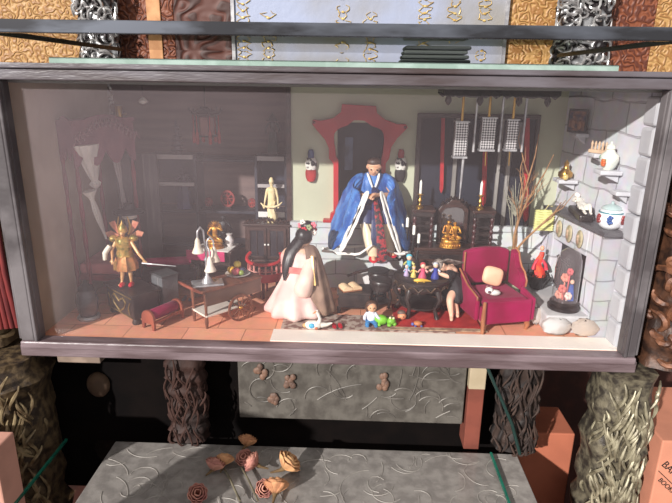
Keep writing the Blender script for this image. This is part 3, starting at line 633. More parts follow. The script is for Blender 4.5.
for i, (px, h) in enumerate(((209, .034), (228, .062), (252, .034))):
    x = at(px, 205, .56).x; t = thing('medallion', ['small round red openwork medallion at left on the alcove shelf', 'tall red openwork medallion in the middle of the alcove shelf', 'small round red openwork medallion at right on the alcove shelf'][i], 'medallion', (x, .56, .2555), group='red medallions on the alcove shelf')
    MB().box(-.012, .012, -.008, .008, 0, .006).build('stand', black_wood, t)
    rm = MB(); r = h/2
    n = 20; rm.ringprism([(r*.85*math.cos(6.283*k/n), .006+r+r*math.sin(6.283*k/n)) for k in range(n)], [(r*.62*math.cos(6.283*k/n), .006+r+r*.75*math.sin(6.283*k/n)) for k in range(n)], -.004, .004, XZ)
    for k in range(4): a_ = k*.785; rm.tube([V(-r*.7*math.cos(a_), 0, .006+r-r*.8*math.sin(a_)), V(0, -.002, .006+r+.003*k), V(r*.7*math.cos(a_), 0, .006+r+r*.8*math.sin(a_))], .003, 6)
    rm.build('fretwork', med, t, True)
# pagoda
p = at(178, 151, .56); pg = thing('toy_pagoda', 'dark tiered pagoda ornament on the top left alcove shelf', 'ornament', (p.x, .56, .4505))
for k in range(6):
    r = .026-.0028*k; z = k*.0165
    MB().lathe([(r*.55, z), (r*.55, z+.011)], n=8).build('storey', K('pagoda_wall', (84, 76, 84), rough=.6), pg); MB().lathe([(r, z+.0111), (r*.95, z+.0125), (r*.5, z+.0162)], n=8).build('roof', dkb, pg)
MB().lathe([(.004, .0995), (.003, .11), (.0005, .125)], n=8).build('finial', dkb, pg)
# hanging lantern frame
p0, p1 = at(205, 106, .5), at(205, 142, .5); hl = thing('palace_lantern', 'black and red openwork palace lantern hanging in the left room', 'lantern', (p0.x, .5, .6895))
zt, zb_ = p0.z-.69, p1.z-.69; mid = zt-.02
MB().tube([V(0, 0, 0), V(0, 0, zt)], .0015, 6).build('cord', black_iron, hl)
MB().lathe([(.006, zt), (.012, zt-.008), (.044, zt-.02), (.05, zt-.024), (.042, zt-.028), (.03, zt-.034)], n=6).build('roof', black_wood, hl)
fr = MB()
for k in range(6):
    a_ = k*math.pi/3; x, y = .036*math.cos(a_), .036*math.sin(a_); fr.tube([V(x, y, zt-.03), V(x, y, zb_+.02)], .003, 6)
    a2 = a_+math.pi/3; fr.tube([V(x, y, zb_+.022), V(.036*math.cos(a2), .036*math.sin(a2), zb_+.022)], .0028, 6)
    fr.tube([V(x*1.2, y*1.2, zt-.024), V(x*1.5, y*1.5, zt-.014), V(x*1.55, y*1.55, zt-.004)], [.004, .003, .004], 6)
fr.build('frame', black_wood, hl)
MB().lathe([(.027, zb_+.024), (.027, zt-.036)], n=6).build('panes', K('lantern_silk', (150, 104, 98), (124, 78, 76), 20, .7), hl)
for k in range(6):
    a_ = k*math.pi/3; x, y = .043*math.cos(a_), .043*math.sin(a_); MB().lathe([(.0015, zt-.03), (.0025, zb_+.04), (.0055, zb_+.03), (.006, zb_), (.003, zb_-.004)], (x, y, 0), 8).build('tassel', K('red_tassel', (170, 56, 52), (140, 40, 40), 60, .8), hl, True)
# small dolls / statuettes via figure()
def stand_J(H, lean=0., arms='down'):
    J = dict(pelvis=(0, 0, .5*H), chest=(0, lean*.3, .72*H), neck=(0, lean*.4, .83*H), head=(0, lean*.6, .93*H),
             hipL=(-.055*H, 0, .49*H), knL=(-.06*H, -.01*H, .27*H), anL=(-.06*H, 0, .05*H), toeL=(-.065*H, -.09*H, .02*H), hipR=(.055*H, 0, .49*H), knR=(.06*H, -.01*H, .27*H), anR=(.06*H, 0, .05*H), toeR=(.065*H, -.09*H, .02*H))
    if arms == 'down': J.update(shL=(-.1*H, 0, .79*H), elL=(-.14*H, .01*H, .6*H), wrL=(-.13*H, -.05*H, .45*H), shR=(.1*H, 0, .79*H), elR=(.14*H, .01*H, .6*H), wrR=(.13*H, -.05*H, .45*H))
    if arms == 'hold': J.update(shL=(-.1*H, 0, .79*H), elL=(-.19*H, -.03*H, .62*H), wrL=(-.17*H, -.13*H, .5*H), shR=(.1*H, 0, .79*H), elR=(.19*H, -.03*H, .62*H), wrR=(.17*H, -.13*H, .5*H))
    return J
p = at(273, 152, .56); st = thing('robed_statuette', 'dark green-black statuette on top of the right alcove shelf', 'statuette', (p.x, .56, .4525))
vd = K('verdigris_dark', (44, 58, 54), (30, 36, 36), 40, .5, bump=.5)
MB().box(-.016, .016, -.012, .012, 0, .012).build('plinth', black_wood, st)
MB().loft([ering((0, 0, .012+.07*i/6), .020-.008*i/6, .016-.006*i/6, 20, .1, 7) for i in range(7)]).build('robe', vd, st, True)
J = {k: V(*v)+V(0, 0, .012) for k, v in stand_J(.125, 0, 'hold').items() if not k.startswith(('hip', 'kn', 'an', 'toe'))}; figure(st, J, .125, vd, hands=False)
MB().lathe([(.022, .118), (.016, .124), (.006, .138), (.001, .146)], n=10).build('headdress', vd, st, True)
p = at(197, 214, .55); st = thing('robed_statuette', 'dark blue robed statuette standing on the lower alcove shelf', 'statuette', (p.x-.0, .55, .2555))
st.location.x = -.42+X[1]-.048
MB().loft([ering((0, 0, .10*i/6), .028-.012*i/6, .022-.009*i/6, 20, .1, 7) for i in range(7)]).build('robe', navy_silk, st, True)
J = {k: V(*v) for k, v in stand_J(.15, 0, 'hold').items() if not k.startswith(('hip', 'kn', 'an', 'toe'))}; figure(st, J, .15, K('blue_black_figure', (44, 44, 58), rough=.5), hands=False)
# carved chest with gold motif and gold warrior
ch = thing('carved_chest', 'black carved chest with gold motif at the front left of the floor', 'chest', (-.622, .165, 0), R_(-41))
CW, CD, CH = .165, .085, .098
MB().box(-CW/2, CW/2, -CD/2, CD/2, .018, CH-.008).build('body', black_wood, ch, bev=.003); MB().box(-CW/2-.006, CW/2+.006, -CD/2-.006, CD/2+.006, CH-.0078, CH).build('lid', black_wood, ch, bev=.002)
for sx in (-1, 1):
    for sy in (-1, 1): MB().lathe([(.012, 0), (.014, .006), (.010, .0175)], (sx*(CW/2-.014), sy*(CD/2-.014), 0), 10).build('foot', black_wood, ch, True)
g = MB()
for sx in (-1, 1):
    g.tube([V(0, -CD/2-.001, .026), V(sx*.03, -CD/2-.002, .045), V(sx*.042, -CD/2-.002, .064), V(sx*.028, -CD/2-.002, .076), V(sx*.008, -CD/2-.002, .066), V(0, -CD/2-.001, .058)], .0028, 6)
    g.tube([V(sx*.06, -CD/2-.001, .03), V(sx*.055, -CD/2-.002, .05), V(sx*.068, -CD/2-.002, .07)], .002, 6)
for z in (.022, .084): g.tube([V(-CW/2+.008, -CD/2-.0005, z), V(CW/2-.008, -CD/2-.0005, z)], .0018, 6)
g.build('gold_motif', K('dull_gold', (150, 124, 76), (110, 88, 54), 40, .4, metal=.5), ch, True)
wr = thing('warrior_figurine', 'gold armoured warrior figurine with sword standing on the black chest', 'figurine', (-.633, .165, CH), R_(8))
wr.scale = (1.08, 1.08, 1.08)
H = .17; J = stand_J(H, -.01, 'hold'); J['wrR'] = V(.11, -.03, .085)*1.0; J['elR'] = V(.042, -.02, .098); J['wrR'] = V(.060, -.045, .088)
J['toeL'] = V(-.02, -.02, .006); J['anL'] = V(-.015, -.002, .010); J['kneeL'] = 0; J.pop('kneeL')
wb_, hw = figure(wr, J, H, K('gilt_flesh', (222, 176, 128), (196, 140, 90), 40, .4, metal=.2)); face_parts(wr, hw)
gp = K('antique_gold', (206, 158, 84), (120, 110, 50), 70, .4, metal=.5, bump=.6)
MB().loft([ering((0, -.001, z), r, r*.8, 20, .06, 6) for z, r in ((.088, .024), (.105, .019), (.12, .022), (.137, .021), (.143, .012))]).build('breastplate', gp, wr, True)
MB().loft([ering((0, -.001, z), r, r*.8, 24, .12, 8) for z, r in ((.048, .031), (.065, .03), (.088, .022))]).build('armour_skirt', K('copper_gold', (190, 122, 74), (150, 110, 60), 60, .45, metal=.4, bump=.6), wr, True)
for sx in (-1, 1):
    MB().ell((sx*.027, .002, .137), (.013, .012, .010), 10, 6).build('shoulder_guard', gp, wr, True)
    for q, (bx_, bz_) in enumerate(((.046, .150), (.034, .178))):
        MB().prism([(sx*.006, .128), (sx*bx_, bz_-.012), (sx*(bx_+.006), bz_), (sx*(bx_-.010), bz_+.006), (sx*.010, .140)], .016+.003*q, .019+.003*q, XZ).build('back_flag', K('coral_banner', (214, 150, 120), (190, 100, 80), 30, .6), wr)
    MB().tube([V(sx*.010, .012, .13), V(sx*.016, .018, .17), V(sx*.012, .016, .196)], [.003, .004, .001], 6).build('plume', brass, wr, True)
    MB().ell((sx*(.0125), -.012, .006), (.008, .018, .0062), 10, 6).build('shoe', K('scarlet', (190, 24, 44), rough=.5), wr, True)
MB().lathe([(.0125, .156), (.0135, .162), (.010, .172), (.003, .182), (.001, .19)], n=12).build('helmet', gp, wr, True)
MB().tube([V(.058, -.058, .083), V(.085, -.065, .082), V(.15, -.075, .078)], [.002, .0022, .0008], 6).build('sword', silver, wr)
MB().tube([V(-.035, -.01, .12), V(-.05, -.012, .10), V(-.052, -.012, .08)], [.006, .008, .006], 8).build('streamer', K('pale_cream', (232, 222, 206), rough=.7), wr, True)
# slate tablet box, cradle, chaise
sb = thing('slate_box', 'grey slate box leaning beside the black chest', 'box', (-.534, .212, 0), R_(-41))
MB().box(-.035, .03, -.028, .028, 0, .118).build('body', M_('slate_grey', (112, 114, 116), (90, 92, 96), 20, .35), sb, bev=.002); MB().box(-.037, .032, -.030, .030, .1185, .126).build('lid', M_('slate_dark', (74, 76, 78), rough=.4), sb, bev=.002); MB().box(.006, .010, -.0295, -.0283, .002, .117).build('silver_strip', silver, sb)
cr_ = thing('toy_cradle', 'small red-brown wooden cradle with crimson mattress on the floor', 'cradle', (-.512, .112, 0), R_(-30))
def endboard(y):
    poly = [(-.026, .0), (-.018, .0), (-.014, .018), (.014, .018), (.018, 0), (.026, 0)]+[(.026*math.cos(a_), .034+.026*math.sin(a_)) for a_ in [k*math.pi/10 for k in range(11)]]
    return MB().prism(poly, y-.004, y+.004, lambda u, v, d: V(u, d, v))
for y in (-.055, .055): endboard(y).build('end_board', red_wood, cr_, bev=.001)
for sx in (-1, 1):
    MB().box(sx*.022-.003, sx*.022+.003, -.0505, .0505, .02, .028).build('side_rail', red_wood, cr_)
MB().lathe([(.014, -.05), (.0175, -.045), (.0175, .045), (.014, .05)], (0, 0, .040), 14, ax=(0, 1, 0)).build('mattress', crimson, cr_, True)
cl = thing('chaise_longue', 'dark chaise longue with magenta bolster behind the black chest', 'chaise', (-.573, .375, 0), R_(14))
MB().box(-.09, .09, -.045, .045, .05, .082).build('seat', K('dark_upholstery', (58, 48, 54), (44, 36, 42), 20, .8), cl, bev=.008)
for sx in (-1, 1):
    for sy in (-1, 1): MB().tube([V(sx*.078, sy*.034, 0), V(sx*.08, sy*.036, .05)], [.005, .008], 8).build('leg', dark_wood, cl)
MB().lathe([(.010, -.08), (.0155, -.076), (.0155, .076), (.010, .08)], (0.0, .03, .0985), 14, ax=(1, 0, .0)).build('bolster', magenta, cl, True)
sv = thing('silver_slipper', 'tiny silver slippers on the floor behind the cradle', 'slippers', (-.49, .29, 0))
for sx in (-1, 1): MB().loft([ering((sx*.011, -.012+.024*i/5, .006+.004*(i/5)), .006+.002*math.sin(i), .005+.004*(i/5), 10) for i in range(6)]).build('slipper', silver, sv, True)
# tea cart
ct = thing('tea_cart', 'brown wooden tea cart with large spoked wheel and white lower shelf', 'cart', (-.330, .172, 0), R_(45))
TW, TD, TT = .20, .085, .122
MB().box(-TW/2-.012, TW/2, -TD/2-.004, TD/2+.004, TT-.008, TT).build('tray_top', brown_wood, ct, bev=.002)
for sy in (-1, 1): MB().box(-TW/2, TW/2-.004, sy*TD/2-.002, sy*TD/2+.002, TT-.05, TT-.0085).build('side_panel', K('dull_brown_panel', (104, 76, 62), (88, 62, 52), 20, .5), ct)
MB().box(TW/2-.006, TW/2-.002, -TD/2+.0025, TD/2-.0025, TT-.05, TT-.0085).build('end_panel', brown_wood, ct)
for sy in (-1, 1): MB().tube([V(-TW/2+.004, sy*(TD/2-.006), 0), V(-TW/2+.004, sy*(TD/2-.006), .02), V(-TW/2+.004, sy*(TD/2-.006), .05), V(-TW/2+.004, sy*(TD/2-.006), TT-.0085)], [.0035, .006, .004, .006], 8).build('leg', brown_wood, ct)
MB().box(-TW/2+.0, TW/2-.06, -TD/2+.001, TD/2-.001, .036, .042).build('lower_shelf', K('white_shelf_top', (226, 216, 204), (208, 198, 186), 14, .5), ct, bev=.001)
hd = MB(); hd.tube([V(-TW/2-.012, -TD/2+.004, TT-.004), V(-TW/2-.035, -TD/2+.004, TT+.012), V(-TW/2-.042, 0, TT+.016), V(-TW/2-.035, TD/2-.004, TT+.012), V(-TW/2-.012, TD/2-.004, TT-.004)], .0045, 8); hd.build('push_handle', red_wood, ct, True)
for sy in (-1, 1):
    wy = sy*(TD/2+.011); wx = .012; wr_ = .043; whl = MB(); n = 28
    whl.ringprism([(wx+wr_*math.cos(6.2832*k/n), wr_+wr_*math.sin(6.2832*k/n)) for k in range(n)], [(wx+wr_*.86*math.cos(6.2832*k/n), wr_+wr_*.86*math.sin(6.2832*k/n)) for k in range(n)], wy-.003, wy+.003, XZ)
    for k in range(10): a_ = k*.6283; whl.tube([V(wx, wy, wr_), V(wx+wr_*.88*math.cos(a_), wy, wr_+wr_*.88*math.sin(a_))], [.0022, .0016], 6)
    whl.build('wheel', brown_wood, ct); MB().lathe([(.004, -.005), (.006, -.003), (.006, .003), (.003, .005)], (wx, wy, wr_), 12, ax=(0, 1, 0)).build('hub', brass, ct, True)
MB().tube([V(.012, -TD/2-.006, .043), V(.012, TD/2+.006, .043)], .0025, 8).build('axle', black_iron, ct)
def oncart(lx, ly): q = Matrix.Rotation(R_(45), 3, 'Z') @ V(lx, ly, 0); return V(-.330+q.x, .172+q.y, TT)
q = oncart(-.065, .0); tl = thing('tulip_lamp', 'silver lamp with white hanging bell shades on a tray on the tea cart', 'lamp', q, R_(20))
tl.scale = (1.1, 1.1, 1.4)
MB().box(-.042, .042, -.026, .026, 0, .005).build('tray', silver, tl, bev=.004)
MB().lathe([(.016, .0051), (.014, .01), (.005, .02), (.004, .05), (.007, .055), (.003, .06)], (0, 0, 0), 16).build('stem', silver, tl, True)
arm = MB()
for sx, zz, ty in ((-1, .118, -.008), (1, .095, .0), (.35, .078, -.016)): arm.tube([V(0, 0, .055), V(sx*.004, ty*.3, zz), V(sx*.012, ty*.6, zz+.008), V(sx*.02, ty, zz), V(sx*.021, ty, zz-.016)], .0026, 8)
arm.build('arms', silver, tl, True)
for sx, zz, ty in ((-1, .118, -.008), (1, .095, .0), (.35, .078, -.016)):
    MB().lathe([(.002, zz-.012), (.006, zz-.018), (.009, zz-.032), (.016, zz-.044), (.0155, zz-.045), (.003, zz-.02)], (sx*.021, ty, 0), 14).build('bell_shade', K('cream_bell', (238, 226, 208), (224, 208, 188), 20, .5), tl, True)
for sx in (-.025, .02): MB().lathe([(.006, .0051), (.002, .008), (.002, .018), (.008, .024), (.009, .04), (.007, .04), (.002, .026)], (sx, .012, 0), 12).build('goblet', glass_clear, tl, True)
q = oncart(.045, .006); fp = thing('fruit_plate', 'white plate of colourful fruit on the tea cart', 'plate', q)
fp.scale = (1.25, 1.25, 1.25)
MB().lathe([(.014, 0), (.018, .002), (.030, .006), (.031, .0075), (.018, .004), (.001, .0035)], n=24).build('plate', white_paint, fp, True)
for i, (x, y, z, r, c) in enumerate(((-.014, 0, .0145, .011, (232, 176, 50)), (-.002, -.010, .0145, .011, (226, 110, 120)), (.012, .0, .014, .010, (70, 70, 90)), (.0, .012, .014, .010, (206, 62, 60)), (.0, .0, .030, .0095, (236, 206, 90)), (.012, -.012, .012, .007, (150, 170, 80)))):
    MB().ell((x, y, z), (r, r, r*.92), 12, 8).build('fruit', M_('fruit_skin%d' % i, c, tuple(int(k*.85) for k in c), 20, .4), fp, True)
# desk with golden buddha
dk = thing('writing_desk', 'dark desk with white cloth behind the tea cart', 'desk', (-.425, .42, 0), R_(-8))
MB().box(-.075, .08, -.055, .055, .142, .152).build('desktop', dark_wood, dk, bev=.002)
MB().box(-.068, .072, -.048, .048, .10, .1419).build('apron', dark_wood, dk)
for sx in (-.066, .070):
    for sy in (-.046, .046): MB().tube([V(sx, sy, 0), V(sx, sy, .0999)], [.005, .008], 8).build('leg', dark_wood, dk)
cl_ = MB().box(-.05, .072, -.060, .046, .1523, .1545); tag(cl_.build('white_runner', white_cloth, None, loc=(-.425, .42, 0), rz=R_(-8)), 'white cloth spread on the dark desk under the golden buddha', 'cloth')
mg = MB().box(-.075, .06, -.0655, -.0622, .12, .1535); tag(mg.build('magenta_runner', magenta, None, loc=(-.425, .42, 0), rz=R_(-8)), 'magenta cloth hanging over the front edge of the dark desk', 'cloth')
by = thing('buddha_statue', 'gold seated many-armed buddha statue on the white cloth', 'statue', (-.415, .395, .1548))
H = .135
MB().lathe([(.03, 0), (.028, .008), (.022, .010), (.026, .018), (.024, .022)], n=18, sy=.8).build('lotus_base', gold, by, True)
figure(by, dict(pelvis=(0, 0, .034), chest=(0, 0, .060), neck=(0, 0, .074), head=(0, 0, .088), shL=(-.013, 0, .069), elL=(-.024, -.004, .05), wrL=(-.01, -.016, .044), shR=(.013, 0, .069), elR=(.026, -.004, .062), wrR=(.024, -.014, .078), hipL=(-.01, 0, .03), knL=(-.028, -.014, .029), anL=(.004, -.022, .029), hipR=(.01, 0, .03), knR=(.028, -.014, .029), anR=(-.004, -.02, .031)), H, gold)
ha = MB()
for k in range(9): a_ = .35+k*.305; ha.tube([V(0, .006, .06), V(.02*math.cos(a_), .008, .062+.022*math.sin(a_)), V(.026*math.cos(a_+.15), .004, .062+.032*math.sin(a_+.1))], [.0035, .0025, .0015], 6)
ha.build('arm_halo', gold, by, True)
wv = thing('small_vase', 'small white vase beside the golden buddha on the desk', 'vase', (-.372, .42, .1548))
MB().lathe([(.010, 0), (.014, .01), (.016, .024), (.007, .036), (.011, .044)], n=16).build('body', white_paint, wv, True)
bs = thing('black_statuette', 'black seated statuette behind the golden buddha', 'statuette', (-.40, .462, .1525))
MB().lathe([(.02, 0), (.024, .012), (.018, .018)], n=14).build('base', black_iron, bs, True)
figure(bs, dict(pelvis=(0, 0, .026), chest=(0, 0, .06), neck=(0, 0, .08), head=(0, 0, .096), shL=(-.015, 0, .074), elL=(-.03, -.006, .06), wrL=(-.036, -.01, .085), shR=(.015, 0, .074), elR=(.03, -.006, .055), wrR=(.02, -.02, .04), hipL=(-.01, 0, .026), knL=(-.03, -.01, .024), anL=(0, -.02, .022)), .15, black_iron, hands=False)
# dark cabinet with ivory statue
kc = thing('glazed_cabinet', 'dark carved cabinet with two glass doors and ivory statuette on top', 'cabinet', (-.246, .482, 0))
cw, cdp, cz = .155, .07, .228
MB().box(-cw/2, cw/2, -cdp/2+.004, cdp/2, .098, cz-.008).build('carcase', dark_wood, kc, bev=.002)
MB().box(-cw/2-.006, cw/2+.006, -cdp/2-.004, cdp/2+.0, cz-.0078, cz).build('cornice', dark_wood, kc, bev=.002)
MB().box(-cw/2-.004, cw/2+.004, -cdp/2, cdp/2, .088, .0978).build('base_moulding', dark_wood, kc, bev=.002)
for sx in (-1, 1):
    for sy in (-1, 1): MB().tube([V(sx*(cw/2-.008), sy*(cdp/2-.008), 0), V(sx*(cw/2-.012), sy*(cdp/2-.01), .05), V(sx*(cw/2-.008), sy*(cdp/2-.008), .0879)], [.004, .006, .010], 8).build('leg', dark_wood, kc, True)
    x0, x1 = (-cw/2+.010, -.002) if sx < 0 else (.002, cw/2-.010)
    dd = MB().ringprism([(x0, .104), (x1, .104), (x1, .214), (x0, .214)], [(x0+.009, .113), (x1-.009, .113), (x1-.009, .205), (x0+.009, .205)], -cdp/2-.004, -cdp/2+.0038, XZ).build('door', dark_wood, kc, bev=.001)
    MB().box(x0+.0092, x1-.0092, -cdp/2-.0005, -cdp/2+.002, .1132, .2048).build('door_glass', K('dark_cabinet_glass', (48, 46, 52), (32, 30, 36), 8, .1), dd)
    MB().ell((sx*.006, -cdp/2-.007, .156), .0038, 8, 6).build('knob', wax, dd, True)
    MB().box((x0+x1)/2-.001, (x0+x1)/2+.001, -cdp/2-.003, -cdp/2-.0008, .1132, .2048).build('glazing_bar', dark_wood, dd)
sc2 = MB()
for sx in (-1, 1):
    for k in range(4): sc2.tube([V(sx*(.008+.017*k), -.02, cz+.002), V(sx*(.014+.017*k), -.022, cz+.016-.0025*k), V(sx*(.024+.017*k), -.02, cz+.002)], [.003, .0045, .002], 6)
sc2.tube([V(-.012, -.02, cz+.002), V(0, -.022, cz+.020), V(.012, -.02, cz+.002)], [.004, .006, .004], 6)
sc2.build('pediment_carving', dark_wood, kc, True)
iv_ = thing('ivory_statuette', 'ivory robed statuette holding a sash on top of the dark cabinet', 'statuette', (-.232, .482, cz+.0003))
H = .148
MB().lathe([(.02, 0), (.021, .005), (.016, .009)], n=18).build('base', ivory, iv_, True)
MB().loft([ering((.002*math.sin(i), 0, .0085+.068*i/8), .0185-.004*math.sin(i/8*2.4), .015-.003*i/8, 22, .09, 7, i*.2) for i in range(9)]).build('skirt', ivory, iv_, True)
J = {k: V(*v) for k, v in stand_J(H, .01, 'hold').items() if not k.startswith(('hip', 'kn', 'an', 'toe'))}; J['elL'] = V(-.021, .0, .088); J['elR'] = V(.021, .0, .088); J['wrL'] = V(-.024, -.014, .064); J['wrR'] = V(.024, -.014, .066)
b_, hi = figure(iv_, J, H, ivory); face_parts(iv_, hi)
MB().loft([ering((0, 0, z), r, r*.75, 20, .05, 5) for z, r in ((.072, .014), (.092, .013), (.108, .015), (.118, .014), (.124, .006))]).build('bodice', ivory, iv_, True)
MB().tube([V(-.036, -.014, .070), V(-.027, -.02, .062), V(-.012, -.022, .058), V(.01, -.022, .058), V(.027, -.02, .064), V(.038, -.014, .074)], [.002, .0035, .004, .004, .0035, .002], 8).build('sash', ivory, iv_, True)
MB().lathe([(.008, .140), (.009, .146), (.005, .155), (.001, .158)], n=10).build('topknot', ivory, iv_, True)
# red barrel chair
bc = thing('barrel_chair', 'red lacquered barrel chair with pierced curved back before the dark cabinet', 'chair', (-.243, .362, 0))
bc.scale = (1, 1, .84)
def arc(r, z, a0=150, a1=390, n=22, lift=0): return [V(r*math.cos(R_(a0+(a1-a0)*k/n)), r*.8*math.sin(R_(a0+(a1-a0)*k/n)), z+lift*abs(2*k/n-1)**2.5) for k in range(n+1)]
MB().tube(arc(.058, .146, lift=.026), [.006]+[.0068]*21+[.006], 10).build('top_rail', red_lacquer, bc, True)
n = 22; o_ = arc(.058, 0); i_ = arc(.050, 0)
m = MB(); m.ringprism([(p.x, p.y) for p in o_], [(p.x, p.y) for p in i_], .070, .104, f_, closed=False); m.build('lower_band', red_lacquer, bc, True)
fw = MB(); A = arc(.054, 0)
for k in range(0, 23, 2): fw.tube([V(A[k].x, A[k].y, .103), V(A[k].x*1.01, A[k].y*1.01, .122), V(A[k].x, A[k].y, .144)], [.0025, .004, .0025], 6)
fw.tube([V(p.x, p.y, .113) for p in A], .002, 6)
fw.build('fretwork', K('pale_rose_fretwork', (206, 150, 140), (170, 90, 86), 40, .5), bc, True)
MB().lathe([(.046, .078), (.050, .086), (.046, .095), (.02, .098)], n=24, sy=.8).build('seat', K('dark_red_seat', (104, 30, 36), (84, 22, 28), 20, .7), bc, True)
for a_ in (200, 270, 340, 90): MB().tube([V(.046*math.cos(R_(a_)), .037*math.sin(R_(a_)), .0779), V(.05*math.cos(R_(a_)), .04*math.sin(R_(a_)), 0)], [.006, .004], 8).build('leg', K('maroon_leg', (88, 30, 32), rough=.4), bc)
# ================================================================ right room
# blue-robed seated doll
bd = thing('robed_doll', 'seated doll in wide blue robe with white sleeve borders on the doorway sill', 'doll', (.118, .452, .2475))
H = .43
J = dict(pelvis=(0, 0, .032), chest=(-.002, -.006, .112), neck=(-.003, -.010, .152), head=(-.001, -.018, .182), shL=(-.042, -.004, .145), elL=(-.078, -.045, .098), wrL=(-.030, -.092, .105), shR=(.04, -.004, .145), elR=(.07, -.045, .098), wrR=(.012, -.094, .108),
         hipL=(-.024, -.01, .028), knL=(-.02, -.108, .028), anL=(.004, -.112, -.085), toeL=(.004, -.145, -.10), hipR=(.024, -.01, .028), knR=(.04, -.108, .028), anR=(.056, -.106, -.07), toeR=(.068, -.14, -.082))
b_, hb_ = figure(bd, J, H, tan_skin, face=(.05, -1, -.2), grip=dict(L=(0, -.3, -1), R=(0, -.3, -1))); face_parts(bd, hb_)
hb, u, f, s_ = hb_['hb'], hb_['u'], hb_['f'], hb_['s']
hm = MB()
hm.ell(hb+u*.084*H-f*.018*H, (.054*H, .054*H, .040*H), 16, 10); hm.ell(hb+u*.05*H-f*.032*H, (.05*H, .036*H, .05*H), 14, 8)
hm.build('hair', hair_brown, bd, True)
def sleeve(sg, k=1.0):
    r = [flatring((sg*.022, .0, .168), (sg*.036, -.002, .122), .032, (0, 1, 0)), flatring((sg*.056, -.008, .166), (sg*.078, -.012, .070), .040, (.1*sg, 1, 0), fold=.06),
         flatring((sg*.080, -.035, .140), (sg*.126*k, -.05, -.03), .050, (.3*sg, 1, 0), fold=.28, ph=1), flatring((sg*.066, -.078, .124), (sg*.138*k, -.112, -.085), .040, (.6*sg, 1, 0), fold=.30, ph=1.6), flatring((sg*.028, -.110, .122), (sg*.098*k, -.164, -.058), .011, (.75*sg, 1, 0), fold=.2, ph=2)]
    return MB().loft(r), r[-1]
for sg, k, tilt in ((-1, 1.1, 0), (1, .92, 0)):
    m, mouth = sleeve(sg, k); m.build('sleeve', blue_silk, bd, True, sub=1)
    c0 = sum(mouth, V(0, 0, 0))/len(mouth); T1 = MB().loft([[p+V(-sg*.001, .003, 0) for p in mouth], [c0+(p-c0)*1.05+V(-sg*.002, -.008, 0) for p in mouth], [c0+(p-c0)*1.04+V(-sg*.012, -.011, .0) for p in mouth], [c0+(p-c0)*.92+V(-sg*.010, -.004, 0) for p in mouth], [c0+(p-c0)*.9+V(-sg*.002, .004, 0) for p in mouth]], cap=False)
    T1.build('sleeve_border', white_cloth, bd, True, sub=1)
tor = [ering((0, -.002, z), rx, ry, 28, .03, 9) for z, rx, ry in ((.02, .066, .05), (.06, .056, .045), (.10, .054, .042), (.135, .058, .040), (.150, .054, .034), (.160, .036, .028), (.170, .019, .019))]
MB().loft(tor).build('robe_bodice', blue_silk, bd, True, sub=1)
sk = [ering((0, -.012, .045), .060, .045, 48, .03, 11), ering((-.006, -.05, .055), .085, .060, 48, .05, 11, .4), ering((-.012, -.085, .035), .108, .050, 48, .07, 11, .8)]
def skring(c, rx, ry, ph, lift): return [p+V(0, 0, lift*max(0, 1-abs(p.x-.012)/.06)*(1 if p.y < c[1] else .2)) for p in ering(c, rx, ry, 48, .09, 11, ph)]
sk += [skring((-.016, -.096, -.015), .124, .046, 1.2, .006), skring((-.022, -.098, -.075), .136, .046, 1.5, .042)]
hem = sk[-1]; cc = sum(hem, V(0, 0, 0))/len(hem)
MB().loft([hem, [cc+(p-cc)*1.03+V(0, 0, -.004) for p in hem], [p+V(0, 0, -.008) for p in hem], [cc+(p-cc)*.96+V(0, 0, -.004) for p in hem]], cap=False).build('hem_border', white_cloth, bd, True)
def strip(pts, w0, w1, th, ax=(1, 0, 0)):
    ax = Vector(ax); n_ = len(pts); R = []
    for i, p in enumerate(pts):
        p = Vector(p); w_ = (w0+(w1-w0)*i/(n_-1))/2; d = (Vector(pts[min(i+1, n_-1)])-Vector(pts[max(i-1, 0)])).normalized(); nn = d.cross(ax).normalized()*th/2
        R.append([p-ax*w_-nn, p+ax*w_-nn, p+ax*w_+nn, p-ax*w_+nn])
    return MB().loft(R)
strip([(.0, -.05, .13), (.004, -.075, .105), (.010, -.125, .062), (.012, -.158, .01), (.012, -.164, -.05)], .02, .05, .004).build('front_panel', navy_silk, bd, False, sub=1)
strip([(.004, -.099, .098), (.010, -.128, .07), (.016, -.150, .035), (.024, -.163, -.01), (.028, -.170, -.06), (.030, -.170, -.098)], .016, .040, .004).build('patterned_sash', K('sash_brocade', (150, 30, 40), (34, 26, 34), 110, .6, sharp=(.45, .52), kind='noise'), bd, False, sub=1)
strip([(-.030, -.150, .03), (-.022, -.160, .0), (-.016, -.166, -.04)], .004, .004, .003).build('white_piping', white_cloth, bd, False)
for sg in (-1, 1): strip([(sg*.020-.003, -.030, .172), (sg*.014, -.047, .150), (sg*.002, -.052, .118)], .012, .010, .005, (.9, 0, .3*sg)).build('collar', white_cloth, bd, False, sub=1)
for sd2, (an, toe) in enumerate((('anL', 'toeL'), ('anR', 'toeR'))):
    a_, t_ = V(*J[an]), V(*J[toe]); kn = V(*J['knL' if sd2 == 0 else 'knR'])
    hp0 = V(*J['hipL' if sd2 == 0 else 'hipR']); MB().tube([hp0+V(0, -.01, .006), hp0.lerp(kn, .5)+V(0, 0, .008), kn+V(0, .0, .006), kn+V(0, -.006, -.012)], [.034, .034, .032, .026], 16).build('inner_robe', navy_silk, bd, True)
    MB().loft([ering(kn.lerp(a_, i/5)+V(0, 0, -.004), .026-.006*i/5, .024-.005*i/5, 16, .05, 5) for i in range(6)]).build('trouser_leg', cream_cloth, bd, True)
    MB().loft([ering(a_.lerp(t_, i/5)+V(0, -.006*i/5, -.004), (.004, .014, .016, .016, .013, .004)[i], (.004, .010, .011, .010, .008, .003)[i], 12) for i in range(6)]).build('shoe', K('scarlet', (190, 24, 44)), bd, True)
